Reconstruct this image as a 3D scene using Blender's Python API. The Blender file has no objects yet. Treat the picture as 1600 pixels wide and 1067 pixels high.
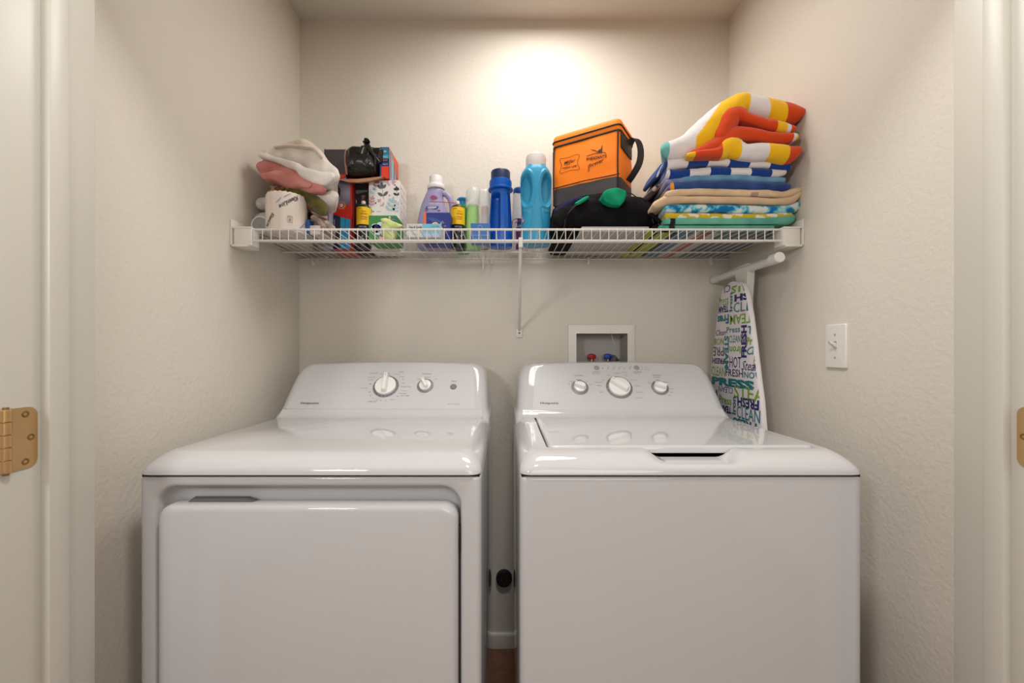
import bpy, bmesh, math, random
from mathutils import Vector, Matrix, noise
random.seed(7)
PI = math.pi
scene = bpy.context.scene
COL = scene.collection

# ---------------------------------------------------------------- camera
K = 660.0                                  # focal length in pixels of a 1600 px wide frame
VX, VY, EYE = 790.0, 548.0, 1.152
cam_d = bpy.data.cameras.new('camera'); cam = bpy.data.objects.new('camera', cam_d); COL.objects.link(cam)
cam.location = (0, 0, EYE); cam.rotation_euler = (PI/2, 0, 0)
cam_d.sensor_width = 36; cam_d.lens = K/1600*36
cam_d.shift_x = (800-VX)/1600; cam_d.shift_y = (VY-533.5)/1600
cam_d.clip_start = 0.02
scene.camera = cam

# ---------------------------------------------------------------- world, lights, exposure
w = bpy.data.worlds.new('world'); scene.world = w; w.use_nodes = True
w.node_tree.nodes['Background'].inputs[0].default_value = (1, .95, .88, 1)
w.node_tree.nodes['Background'].inputs[1].default_value = 0.3
scene.view_settings.view_transform = 'Standard'; scene.view_settings.look = 'None'
scene.view_settings.gamma = 1; scene.view_settings.use_curve_mapping = False
scene.view_settings.exposure = 0.0

def area(name, loc, target, size, power, color, shape='DISK'):
    l = bpy.data.lights.new(name, 'AREA'); l.shape = shape; l.size = size; l.energy = power; l.color = color
    o = bpy.data.objects.new(name, l); COL.objects.link(o); o.location = loc
    o.rotation_euler = (Vector(target)-Vector(loc)).to_track_quat('-Z', 'Y').to_euler()
    return o
area('hall_ceiling_lamp', (0.06, 0.28, 2.40), (0.06, 0.28, 0), 0.24, 13.0, (1, .975, .94))
area('closet_ceiling_lamp', (0.14, 1.25, 2.41), (0.14, 1.25, 0), 0.5, 7.6, (1, .97, .93))
area('hall_flash', (-1.0, -0.75, 1.75), (0.1, 1.64, 1.2), 0.30, 10.0, (1, .99, .98))
area('room_light_behind', (0.5, -1.7, 1.7), (0.0, 1.6, 1.1), 1.5, 19.0, (1, .985, .96))

# ---------------------------------------------------------------- materials
def srgb(r, g, b):
    f = lambda c: (c/255/12.92) if c/255 <= .04045 else ((c/255+.055)/1.055)**2.4
    return (f(r), f(g), f(b), 1)
MATS = {}
def mat(name, col, rough=.5, metal=0., bump=0., bscale=100., detail=3., coat=0., spec=.5, vary=0., vscale=8.,
        trans=0., alpha=1., attr=False, sheen=0., ior=1.45):
    if name in MATS: return MATS[name]
    m = bpy.data.materials.new(name); m.use_nodes = True; nt = m.node_tree; b = nt.nodes['Principled BSDF']
    b.inputs['Base Color'].default_value = col; b.inputs['Roughness'].default_value = rough
    b.inputs['Metallic'].default_value = metal; b.inputs['Coat Weight'].default_value = coat
    b.inputs['Coat Roughness'].default_value = .05
    b.inputs['Specular IOR Level'].default_value = spec; b.inputs['Transmission Weight'].default_value = trans
    b.inputs['Alpha'].default_value = alpha; b.inputs['Sheen Weight'].default_value = sheen
    b.inputs['IOR'].default_value = ior
    tc = nt.nodes.new('ShaderNodeTexCoord')
    if attr:
        a = nt.nodes.new('ShaderNodeVertexColor'); a.layer_name = 'Col'
        nt.links.new(a.outputs['Color'], b.inputs['Base Color'])
    elif vary > 0:
        n = nt.nodes.new('ShaderNodeTexNoise'); n.inputs['Scale'].default_value = vscale; n.inputs['Detail'].default_value = 6
        nt.links.new(tc.outputs['Object'], n.inputs['Vector'])
        mx = nt.nodes.new('ShaderNodeMix'); mx.data_type = 'RGBA'
        mx.inputs[6].default_value = tuple(c*(1-vary) for c in col[:3])+(1,)
        mx.inputs[7].default_value = tuple(min(1, c*(1+vary)) for c in col[:3])+(1,)
        nt.links.new(n.outputs['Fac'], mx.inputs[0]); nt.links.new(mx.outputs[2], b.inputs['Base Color'])
    if bump > 0:
        n = nt.nodes.new('ShaderNodeTexNoise'); n.inputs['Scale'].default_value = bscale; n.inputs['Detail'].default_value = detail
        nt.links.new(tc.outputs['Object'], n.inputs['Vector'])
        bp = nt.nodes.new('ShaderNodeBump'); bp.inputs['Strength'].default_value = bump; bp.inputs['Distance'].default_value = .002
        nt.links.new(n.outputs['Fac'], bp.inputs['Height']); nt.links.new(bp.outputs['Normal'], b.inputs['Normal'])
    MATS[name] = m; return m
WALL = mat('wall_paint', srgb(218, 211, 200), .50, bump=.6, bscale=95, detail=2.5, spec=.13)
CEIL = mat('ceiling_paint', srgb(214, 210, 202), .8, bump=.5, bscale=90)
TRIM = mat('trim_paint', srgb(202, 198, 188), .35, bump=.06, bscale=60)
ENAM = mat('white_enamel', srgb(196, 195, 196), .05, spec=.5, coat=.3)
PANEL = mat('console_grey', srgb(196, 195, 197), .3, spec=.4)
KNOB = mat('knob_white', srgb(232, 231, 228), .22)
RINGM = mat('ring_grey', srgb(128, 127, 127), .35)
DARKG = mat('button_grey', srgb(120, 119, 119), .4)
GAP = mat('gap_dark', srgb(22, 22, 22), .6)
WIRE = mat('wire_white', srgb(226, 222, 217), .35)
PLASW = mat('white_plastic', srgb(228, 224, 217), .35)
BRASS = mat('satin_brass', srgb(196, 160, 112), .32, metal=.75)
BRASS2 = mat('screw_brass', srgb(150, 118, 80), .35, metal=.8)
PRINT = mat('printed_ink', (1, 1, 1, 1), .45, attr=True)
PAPER = mat('printed_card', (1, 1, 1, 1), .42, attr=True)
CLOTH = mat('terry_cloth', (1, 1, 1, 1), .95, attr=True, bump=.6, bscale=700, sheen=.25, spec=.15)
FLEECE = mat('fleece_cloth', (1, 1, 1, 1), .95, attr=True, bump=.9, bscale=330, sheen=.3, spec=.1)
NYLON = mat('nylon_cloth', (1, 1, 1, 1), .6, attr=True, bump=.25, bscale=500, spec=.3)
BLACKP = mat('black_plastic', srgb(14, 14, 15), .3, spec=.5)
BAGP = mat('black_bag_film', srgb(20, 19, 19), .25, bump=.35, bscale=38, spec=.6)
CARD = mat('brown_card', srgb(176, 130, 104), .85, bump=.3, bscale=200)

# ---------------------------------------------------------------- helpers
OFF = {}
def setp(o, label=None, cat=None, group=None, kind=None):
    if label: o['label'] = label
    if cat: o['category'] = cat
    if group: o['group'] = group
    if kind: o['kind'] = kind
    return o
def thing(name, label, cat, loc, group=None, rz=0.):
    o = bpy.data.objects.new(name, None); COL.objects.link(o); o.location = loc; o.rotation_euler = (0, 0, rz)
    o.empty_display_size = .05; OFF[o.name] = Vector(loc)
    return setp(o, label, cat, group)

class MB:
    """collects vertices and faces with a colour per face, links them as ONE mesh object"""
    def __init__(s): s.v = []; s.f = []; s.c = []; s.m = []
    def add(s, vs, fs, col=(1, 1, 1, 1), cols=None):
        n = len(s.v); s.v += [tuple(p) for p in vs]
        for i, f in enumerate(fs):
            s.f.append(tuple(k+n for k in f)); s.c.append(cols[i] if cols else col)
        return s
    def box(s, x0, x1, y0, y1, z0, z1, r=0., seg=2, col=(1, 1, 1, 1)):
        bm = bmesh.new(); bmesh.ops.create_cube(bm, size=1)
        for v in bm.verts:
            v.co = Vector(((x0+x1)/2+v.co.x*(x1-x0), (y0+y1)/2+v.co.y*(y1-y0), (z0+z1)/2+v.co.z*(z1-z0)))
        if r > 0: bmesh.ops.bevel(bm, geom=bm.edges[:], offset=r, segments=seg, profile=.5, affect='EDGES')
        return s.bm(bm, col)
    def bm(s, bm, col=(1, 1, 1, 1)):
        bm.verts.index_update()
        s.add([v.co.copy() for v in bm.verts], [[v.index for v in f.verts] for f in bm.faces], col); bm.free(); return s
    def loft(s, rings, col=(1, 1, 1, 1), cap0=True, cap1=True, cols=None):
        n = len(rings[0]); vs = [p for r in rings for p in r]; fs = []; cc = []
        for i in range(len(rings)-1):
            for j in range(n):
                k = (j+1) % n; fs.append((i*n+j, i*n+k, (i+1)*n+k, (i+1)*n+j)); cc.append(cols(i, j) if cols else col)
        if cap0: fs.append(tuple(range(n))[::-1]); cc.append(cols(0, 0) if cols else col)
        if cap1: fs.append(tuple((len(rings)-1)*n+j for j in range(n))); cc.append(cols(len(rings)-2, 0) if cols else col)
        return s.add(vs, fs, cols=cc)
    def tube(s, pts, r, seg=10, col=(1, 1, 1, 1), radii=None):
        pts = [Vector(p) for p in pts]; rings = []
        up = Vector((0, 0, 1))
        for i, p in enumerate(pts):
            t = (pts[min(i+1, len(pts)-1)]-pts[max(i-1, 0)]).normalized()
            a = up if abs(t.dot(up)) < .95 else Vector((1, 0, 0))
            u = t.cross(a).normalized(); v = t.cross(u).normalized(); rr = radii[i] if radii else r
            rings.append([p+u*math.cos(2*PI*k/seg)*rr+v*math.sin(2*PI*k/seg)*rr for k in range(seg)])
        return s.loft(rings, col)
    def build(s, name, m, parent=None, smooth=True, local=False, edge=35):
        me = bpy.data.meshes.new(name)
        off = Vector((0, 0, 0)) if (parent is None or local) else OFF[parent.name]
        me.from_pydata([Vector(p)-off for p in s.v], [], s.f); me.update()
        ca = me.color_attributes.new('Col', 'FLOAT_COLOR', 'CORNER')
        buf = []
        for p in me.polygons:
            c = s.c[p.index]
            if isinstance(c, list):
                for q in c: buf.extend(q)
            else:
                for _ in range(p.loop_total): buf.extend(c)
        ca.data.foreach_set('color', buf)
        bm = bmesh.new(); bm.from_mesh(me); bmesh.ops.recalc_face_normals(bm, faces=bm.faces[:]); bm.to_mesh(me); bm.free()
        me.materials.append(m)
        if smooth:
            me.polygons.foreach_set('use_smooth', [True]*len(me.polygons))
            try: me.set_sharp_from_angle(angle=math.radians(edge))
            except Exception: pass
        o = bpy.data.objects.new(name, me); COL.objects.link(o)
        if parent: o.parent = parent; OFF[o.name] = off if not local else Vector((0, 0, 0))
        else: OFF[o.name] = Vector((0, 0, 0))
        return o
def one(name, mb, m, label, cat, group=None, loc=None, **k):
    """a thing that is a single mesh, origin at loc"""
    if loc is None:
        xs = [p[0] for p in mb.v]; ys = [p[1] for p in mb.v]; zs = [p[2] for p in mb.v]
        loc = ((min(xs)+max(xs))/2, (min(ys)+max(ys))/2, min(zs))
    mb.v = [(p[0]-loc[0], p[1]-loc[1], p[2]-loc[2]) for p in mb.v]
    o = mb.build(name, m, None, **k); o.location = loc; OFF[o.name] = Vector(loc)
    return setp(o, label, cat, group)

def rrect(x0, x1, z0, z1, r, n=6, nx=1):
    """rounded rectangle outline in 2-D, same count for the same n, nx"""
    pts = []
    for cx, cz, a0 in ((x1-r, z0+r, -PI/2), (x1-r, z1-r, 0), (x0+r, z1-r, PI/2), (x0+r, z0+r, PI)):
        for k in range(n+1):
            a = a0+PI/2*k/n; pts.append((cx+r*math.cos(a), cz+r*math.sin(a)))
    for k in range(1, nx):                                     # extra points on the first (z0) side
        t = k/nx; pts.append((x0+r+(x1-x0-2*r)*t, z0))
    return pts
def sstep(a, b, x):
    t = max(0, min(1, (x-a)/(b-a))); return t*t*(3-2*t)
def mix(a, b, t): return tuple(a[i]+(b[i]-a[i])*t for i in range(4))

# text as geometry -----------------------------------------------------------
_tc = {}
def text_geo(t, bold=0., shear=0.):
    k = (t, bold, shear)
    if k in _tc: return _tc[k]
    cu = bpy.data.curves.new('t', 'FONT'); cu.body = t; cu.size = 1; cu.offset = bold; cu.shear = shear; cu.resolution_u = 2
    o = bpy.data.objects.new('t', cu); COL.objects.link(o)
    dg = bpy.context.evaluated_depsgraph_get(); me = bpy.data.meshes.new_from_object(o.evaluated_get(dg))
    vs = [(v.co.x, v.co.y) for v in me.vertices]; fs = [tuple(p.vertices) for p in me.polygons]
    bpy.data.objects.remove(o); bpy.data.curves.remove(cu); bpy.data.meshes.remove(me)
    if not vs: vs = [(0, 0)]
    x0 = min(v[0] for v in vs); x1 = max(v[0] for v in vs); y0 = min(v[1] for v in vs); y1 = max(v[1] for v in vs)
    vs = [((x-x0)/max(x1-x0, 1e-6), (y-y0)/max(y1-y0, 1e-6)) for x, y in vs]
    _tc[k] = (vs, fs, (x1-x0)/max(y1-y0, 1e-6)); return _tc[k]
def put_text(mb, t, fmap, cx, cy, h, col, rot=0., w=None, bold=0., shear=0., hgt=0.):
    """t centred on (cx,cy) of a surface, cap height h; fmap(a,b) -> point"""
    vs, fs, asp = text_geo(t, bold, shear); W = w if w else h*asp; c, s = math.cos(rot), math.sin(rot); out = []
    for x, y in vs:
        a = (x-.5)*W; b = (y-.5)*h; out.append(fmap(cx+a*c-b*s, cy+a*s+b*c))
    mb.add(out, fs, col)
def put_poly(mb, pts, fmap, col): mb.add([fmap(a, b) for a, b in pts], [tuple(range(len(pts)))], col)
def ellipse(cx, cy, rx, ry, rot=0., n=20):
    c, s = math.cos(rot), math.sin(rot)
    return [(cx+rx*math.cos(2*PI*k/n)*c-ry*math.sin(2*PI*k/n)*s, cy+rx*math.cos(2*PI*k/n)*s+ry*math.sin(2*PI*k/n)*c) for k in range(n)]
def leaf(cx, cy, L, W, rot):
    c, s = math.cos(rot), math.sin(rot); p = []
    for k in range(9): t = k/8; p.append((t*L, math.sin(PI*t)**.8*W/2))
    for k in range(7, 0, -1): t = k/8; p.append((t*L, -math.sin(PI*t)**.8*W/2))
    return [(cx+a*c-b*s, cy+a*s+b*c) for a, b in p]
def rect(x0, x1, y0, y1): return [(x0, y0), (x1, y0), (x1, y1), (x0, y1)]
def stroke(mb, pts, wd, fmap, col):
    for (a, b), (c, d) in zip(pts[:-1], pts[1:]):
        L = math.hypot(c-a, d-b) or 1e-6; nx, ny = -(d-b)/L*wd/2, (c-a)/L*wd/2
        put_poly(mb, [(a+nx, b+ny), (a-nx, b-ny), (c-nx, d-ny), (c+nx, d+ny)], fmap, col)

# cloth band -----------------------------------------------------------------
def crom(P, n):
    out = []; m = len(P)-1
    for i in range(n+1):
        u = i/n*m; k = min(int(u), m-1); t = u-k
        p0, p1, p2, p3 = P[max(k-1, 0)], P[k], P[k+1], P[min(k+2, m)]
        out.append([.5*((2*p1[q])+(-p0[q]+p2[q])*t+(2*p0[q]-5*p1[q]+4*p2[q]-p3[q])*t*t+(-p0[q]+3*p1[q]-3*p2[q]+p3[q])*t**3) for q in range(len(p1))])
    return out
def band(mb, pts, yf, yb, colf, n=90, ns=10, amp=.0025, nsc=22, seed=0, zmin=None, er=1.0, yslope=0., ry=1.0, ybz=0., xs=None):
    """folded cloth layer: runs along pts (x, z, thickness), round fold towards the viewer at yf, depth to yb"""
    P = crom(pts, n); d = [0]
    for a, b in zip(P[:-1], P[1:]): d.append(d[-1]+math.hypot(b[0]-a[0], b[1]-a[1]))
    D = d[-1]; rings = []; cols = []
    sv = Vector((seed*3.1, seed*1.7, seed*.9))
    for i, p in enumerate(P):
        a = P[max(i-1, 0)]; b = P[min(i+1, n)]; tx, tz = b[0]-a[0], b[1]-a[1]; L = math.hypot(tx, tz) or 1; nx, nz = -tz/L, tx/L
        R = p[2]*.5*er; e = min(d[i], D-d[i]); q = max(0, 1-e/max(R, 1e-5)); k = math.sqrt(max(0, 1-q*q))
        h = max(p[2]*k, .0006); r = h/2; y0 = yf+R*(1-k)*.9+yslope*(d[i]/D)
        ring = []; js = []
        yy = [yb-(yb-y0-r*ry)*t for t in (0, .25, .5, .75)]
        for y in yy: ring.append((y, -r)); js.append(-1)
        for j in range(ns+1):
            th = -PI/2+PI*j/ns; ring.append((y0+r*ry*(1-math.cos(th)), r*math.sin(th))); js.append(math.sin(th))
        for y in yy[::-1]: ring.append((y, r)); js.append(1)
        rr = []
        for (y, s) in ring:
            tt = d[i]/D; sh_ = 0 if xs is None else (xs*tt if xs < 0 else xs*(1-tt)**2)*max(0, y-yf)
            v = Vector((p[0]+nx*s+sh_, y, p[1]+nz*s+ybz*(y-yf)))
            nv = noise.noise_vector(v*nsc+sv)*amp+noise.noise_vector(v*nsc*3+sv)*amp*.35
            v = v+Vector((nv.x, nv.y*1.5, nv.z))*min(1, k+.2)
            if zmin is not None and v.z < zmin: v.z = zmin
            rr.append(v)
        rings.append(rr); cols.append(js)
    CC = [[tuple(colf(d[i]/D, cols[i][j], rings[i][j])) for j in range(len(rings[0]))] for i in range(len(rings))]
    m_ = len(rings[0]); vs = [p for r_ in rings for p in r_]; fs = []; cc = []
    for i in range(len(rings)-1):
        for j in range(m_):
            k = (j+1) % m_; fs.append((i*m_+j, i*m_+k, (i+1)*m_+k, (i+1)*m_+j)); cc.append([CC[i][j], CC[i][k], CC[i+1][k], CC[i+1][j]])
    fs.append(tuple(range(m_))[::-1]); cc.append(CC[0][0]); fs.append(tuple((len(rings)-1)*m_+j for j in range(m_))); cc.append(CC[-1][0])
    mb.add(vs, fs, cols=cc)
    return mb

# ================================================================= STRUCTURE
XL, XR, YB = -0.803, 0.870, 1.646
ZC = 2.441
JL, JR, YJ0, YJ1, ZH = -0.730, 0.797, 0.604, 0.752, 2.045
def struct(name, mb, m, **k): return setp(mb.build(name, m, None, **k), kind='structure')
struct('floor', MB().box(-1.7, 1.7, -2.0, YB+.1, -.05, 0), mat('floor_tile', srgb(122, 84, 62), .4, vary=.45, vscale=22, bump=.2, bscale=60))
struct('ceiling', MB().box(-1.7, 1.7, -2.0, YB+.1, ZC, ZC+.06), CEIL)
struct('wall_left', MB().box(XL-.1, XL, YJ1-.03, YB+.1, 0, ZC), WALL)
struct('wall_right', MB().box(XR, XR+.1, YJ1-.03, YB+.1, 0, ZC), WALL)
# back wall with the opening for the recessed outlet box
OX0, OX1, OZ0, OZ1 = .2735, .474, 1.055, 1.220
wb = MB()
wb.box(XL-.1, OX0, YB, YB+.1, 0, ZC).box(OX1, XR+.1, YB, YB+.1, 0, ZC).box(OX0, OX1, YB, YB+.1, 0, OZ0).box(OX0, OX1, YB, YB+.1, OZ1, ZC)
wb.box(OX0-.01, OX1+.01, YB+.095, YB+.1, OZ0-.01, OZ1+.01)
struct('wall_back', wb, WALL)
wf = MB()
wf.box(-1.7, JL-.019, YJ0+.02, YJ1-.012, 0, ZC).box(JR+.019, 1.7, YJ0+.02, YJ1-.012, 0, ZC).box(JL-.019, JR+.019, YJ0+.02, YJ1-.012, ZH+.019, ZC)
struct('wall_front', wf, WALL)
struct('wall_hall_left', MB().box(-1.7, -1.6, -2.0, YJ0+.02, 0, ZC), WALL)
struct('wall_hall_right', MB().box(1.6, 1.7, -2.0, YJ0+.02, 0, ZC), WALL)
struct('wall_hall_back', MB().box(-1.7, 1.7, -2.0, -1.9, 0, ZC), WALL)
# baseboards (rounded top edge)
def base_prof(axis, a0, a1, face, sgn):
    pr = [(0, 0), (.013, 0), (.013, .046), (.010, .053), (.005, .057), (0, .057)]
    r = []
    for a in (a0, a1):
        r.append([(a, face+sgn*p, z) if axis == 'x' else (face+sgn*p, a, z) for p, z in pr])
    return MB().loft(r)
struct('baseboard_back', base_prof('x', XL, XR, YB, -1), TRIM)
struct('baseboard_left', base_prof('y', YJ1, YB, XL, 1), TRIM)
struct('baseboard_right', base_prof('y', YJ1, YB, XR, -1), TRIM)
# door frame: jambs with their stops, head jamb, casings
def jamb(xj, sgn):
    m = MB()
    m.box(min(xj, xj-sgn*.019), max(xj, xj-sgn*.019), YJ0, YJ1, 0, ZH+.019, .0025)
    return m
j = struct('trim_1', jamb(JL, 1), TRIM)
MB().box(JL-.001, JL+.0150, .662, .694, 0, ZH-.001, .003).build('door_stop', TRIM, j)
j = struct('trim_2', jamb(JR, -1), TRIM)
MB().box(JR-.0140, JR+.001, .665, .695, 0, ZH-.001, .003).build('door_stop', TRIM, j)
j = struct('trim_3', MB().box(JL, JR, YJ0, YJ1, ZH, ZH+.019, .002), TRIM)
MB().box(JL+.0105, JR-.0105, .656, .692, ZH-.0105, ZH+.001, .003).build('door_stop', TRIM, j)
def casing(x0, x1, z0, z1, y1): return MB().box(x0, x1, y1-.017, y1, z0, z1, .006, 3)
struct('trim_4', casing(JL-.075, JL-.006, 0, ZH+.075, YJ0+.022).box(JR+.006, JR+.075, YJ0+.005, YJ0+.022, 0, ZH+.075, .006, 3).box(JL-.075, JR+.075, YJ0+.004, YJ0+.022, ZH+.006, ZH+.078, .006, 3), TRIM)

# hinges ---------------------------------------------------------------------
def hinge(xj, sgn, label, zc=1.020):
    t = thing('door_hinge', label, 'hinge', (xj, .62, zc-.046), 'brass door hinges')
    H = .0465; y0, y1, r = .616, .6575, .013
    pts = []
    # leaf outline: straight at the barrel side, rounded corners at the far side
    pts = [(y0, -H), (y1-r, -H)]
    for k in range(1, 7): a = -PI/2+PI/2*k/6; pts.append((y1-r+r*math.cos(a), -H+r+r*math.sin(a)))
    for k in range(0, 7): a = PI/2*k/6; pts.append((y1-r+r*math.cos(a), H-r+r*math.sin(a)))
    pts.append((y0, H))
    m = MB(); m.loft([[(xj-sgn*.001, y, zc+z) for y, z in pts], [(xj+sgn*.0014, y, zc+z) for y, z in pts], ])
    lf = m.build('hinge_leaf', BRASS, t, edge=30)
    for yy, zz in ((.6410, .036), (.6485, 0), (.6410, -.036)):
        s = MB(); X = xj+sgn*.0014
        rg = []
        for rad, h in ((.0052, 0), (.0048, .0008), (.003, .0005), (.0014, -.0004)):
            rg.append([(X+sgn*h, yy+rad*math.cos(2*PI*k/16), zc+zz+rad*math.sin(2*PI*k/16)) for k in range(16)])
        s.loft(rg, cap0=False); s.build('screw', BRASS2, lf)
    for k in range(5):
        z0 = zc-H+k*.0186
        rg = []
        for rad, z in ((.0050, 0), (.0064, .0012), (.0064, .0172), (.0050, .0184)):
            rg.append([(xj+sgn*.0035+rad*math.cos(2*PI*q/18), .6140+rad*math.sin(2*PI*q/18), z0+z) for q in range(18)])
        MB().loft(rg).build('knuckle', BRASS, t)
    MB().tube([(xj+sgn*.0035, .6140, zc-H-.003), (xj+sgn*.0035, .6140, zc+H+.003)], .0035, 12).build('pin', BRASS2, t)
hinge(JL, 1, 'satin brass hinge with rounded leaf and three screws on the left door jamb')
hinge(JR, -1, 'satin brass hinge leaf on the right door jamb, cut by the frame edge')

# ================================================================= APPLIANCES
DF, BK, DECKZ = .843, 1.560, .944
def deck(x0, x1, well=None, scoop=None, name='top_deck', parent=None):
    NX = 150; rings = []
    def ring(i_s, i_f, z, r):
        pts = rrect(x0+i_s, x1-i_s, .838+i_f, BK, r, 6, NX); out = []
        for x, y in pts:
            zz = z
            if scoop:
                S = sstep(scoop[0], scoop[1], x)*(1-sstep(scoop[2], scoop[3], x))
                if y < .93 and z > .924: zz = z-(z-.924)*S
            out.append((x, y, zz))
        rings.append(out)
    for a in ((.004, .004, .9035, .02), (.0, .0, .9055, .022), (0, .0005, .912, .024), (.003, .004, .919, .026), (.0075, .011, .9265, .028), (.013, .021, .9335, .03),
              (.019, .032, .939, .03), (.0245, .043, .9425, .028), (.029, .051, DECKZ, .025)): ring(*a)
    if well:
        ring(.030, .060, DECKZ+.0001, .02)
        wr = lambda z, g: rings.append([(x, y, z if not (scoop and z > .924 and y < .935) else z-(z-.924)*sstep(scoop[0], scoop[1], x)*(1-sstep(scoop[2], scoop[3], x))) for x, y in rrect(well[0]+g, well[1]-g, well[2]+g, 1.33, .008, 6, NX)])
        wr(DECKZ, 0); wr(DECKZ-.002, .001); wr(.900, .0015)
    m = MB().loft(rings, cap0=False); return m.build(name, ENAM, parent, edge=50)
def yf_con(z): return 1.325+(z-.945)*.818
def con_pt(px, py):
    k = (py-VY)/K; d = 1.4943/(1+.818*k); return ((px-VX)/K*d, d, EYE-k*d)
NN = Vector((0, -1, .818)).normalized(); VV = Vector((0, .818, 1)).normalized()
def con_map(cx, cy_, cz, h):
    c = Vector((cx, cy_, cz))
    return lambda a, b, hh=h: c+Vector((a, 0, 0))+VV*b+NN*hh
def con_xy(px, py):                       # surface coordinates (x, distance along slope) of a point
    x, y, z = con_pt(px, py); return x, (z-.945)/VV.z
SURF = lambda h: con_map(0, 1.325, .945, h)
def smooth_outline(half, zt, cx, arch=.006):
    pts = half
    o = [(cx-a, .945+t*.160) for a, t in pts]
    for k in range(1, 14):
        u = -1+2*k/14; o.append((cx+u*pts[-1][0], .945+pts[-1][1]*.160+arch*(1-u*u)))
    o += [(cx+a, .945+t*.160) for a, t in pts[::-1]]
    return o
def dense(P, n=24): return [tuple(q) for q in crom(P, n)]
HF = dense([(.330, -.2), (.322, 0), (.311, .1), (.308, .3), (.306, .5), (.304, .7), (.300, .84), (.291, .94), (.272, 1.0)])
HO = dense([(.342, -.2), (.342, 0), (.336, .1), (.333, .3), (.331, .5), (.327, .7), (.321, .84), (.309, .95), (.284, 1.02)])
def console(cx, parent):
    def ring(H, yoff, back=None):
        out = []
        for x, z in smooth_outline(H, 0, cx):
            out.append((x, (back if back else yf_con(z)+yoff), z))
        return out
    def sc(H, k): return [(a-k, t) for a, t in H]
    mid = [((a[0]*.45+b[0]*.55), (a[1]*.5+b[1]*.5)) for a, b in zip(HF, HO)]
    mid2 = [((a[0]*.15+b[0]*.85), (a[1]*.2+b[1]*.8)) for a, b in zip(HF, HO)]
    r = [ring(sc(HF, .012), 0), ring(HF, .0015), ring(mid, .011), ring(mid2, .026), ring(HO, .050)]
    last = [(x, 1.552, z) for x, y, z in r[-1]]; r.append(last)
    # keep the bottom edge closed down into the deck
    m = MB().loft(r, cap0=True, cap1=True)
    o = m.build('console', ENAM, parent, edge=40)
    # fillet strip between deck and slanted face
    f = []
    for x in (cx-.318, cx+.318):
        f.append([(x, 1.309, .944), (x, 1.317, .9455), (x, 1.325, .950), (x, 1.333, .957), (x, 1.341, .966), (x, 1.36, .966), (x, 1.36, .944)])
    MB().loft(f).build('console_base', ENAM, o)
    return o
def con_panel(pix, parent):
    """grey printed panel: pix = corner pixels converted to surface coordinates, rounded"""
    P = [con_xy(*p) for p in pix]
    out = crom(P, (len(P)-1)*6)
    m = MB(); f0 = SURF(-.0005); f1 = SURF(.0009)
    m.loft([[f0(a, b) for a, b in out], [f1(a, b) for a, b in out]], cap0=False)
    return m.build('control_panel', PANEL, parent, edge=30)
def dial(px, py, rr, rk, ang, parent, hgt=.017, bar=.26, ov=1.0, label=None):
    x, y, z = con_pt(px, py); c = Vector((x, y, z)); U = Vector((1, 0, 0))
    def circ(r, h, n=40): return [c+U*r*math.cos(2*PI*k/n)+VV*r*math.sin(2*PI*k/n)+NN*h for k in range(n)]
    MB().loft([circ(rr, 0), circ(rr, .0018), circ(rr*.97, .0022)], cap0=False).build('dial_ring', RINGM, parent)
    kn = MB().loft([circ(rk, .002), circ(rk, hgt*.5), circ(rk*.97, hgt*.62), circ(rk*.90, hgt*.66)], cap0=False).build('knob', KNOB, parent)
    # grip bar
    ca, sa = math.cos(ang), math.sin(ang); D = U*ca+VV*sa; E = -U*sa+VV*ca
    rg = []
    for wdt, l0, l1, h in ((bar, -.86, 1.0, .6), (bar*.95, -.84, 1.0*ov, 1.0), (bar*.8, -.80, .97*ov, 1.35), (bar*.62, -.76, .93*ov, 1.5)):
        pts = rrect(l0*rk, l1*rk, -wdt*rk, wdt*rk, wdt*rk*.55, 4)
        rg.append([c+D*a+E*b+NN*hgt*h for a, b in pts])
    MB().loft(rg).build('grip', KNOB, kn)
    mk = MB(); f = lambda a, b: c+D*a+E*b+NN*(hgt*1.5+.0004)
    put_poly(mk, rect(rk*.62*ov, rk*.86*ov, -.0006, .0006), f, srgb(70, 70, 70)); mk.build('pointer_mark', PRINT, kn, smooth=False)
def disc(px, py, r, h, m, name, parent):
    x, y, z = con_pt(px, py); c = Vector((x, y, z)); U = Vector((1, 0, 0))
    circ = lambda r, h: [c+U*r*math.cos(2*PI*k/24)+VV*r*math.sin(2*PI*k/24)+NN*h for k in range(24)]
    return MB().loft([circ(r, 0), circ(r, h*.7), circ(r*.85, h)], cap0=False).build(name, m, parent)
INK = srgb(105, 103, 103); INKD = srgb(62, 60, 62)
def con_text(items, ticks, parent):
    m = MB(); f = SURF(.0012)
    for t, px, py, hpx, col, extra in items:
        a, b = con_xy(px, py); put_text(m, t, f, a, b, hpx*1.42/K*1.25, col, **extra)
    g = SURF(.0036)
    for (px, py, r0, r1, angs) in ticks:
        a, b = con_xy(px, py)
        for an in angs:
            t = math.radians(an); stroke(m, [(a+r0*math.cos(t), b+r0*math.sin(t)), (a+r1*math.cos(t), b+r1*math.sin(t))], .0011, g, srgb(60, 60, 60))
    m.build('printed_lettering', PRINT, parent, smooth=False)

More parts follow.
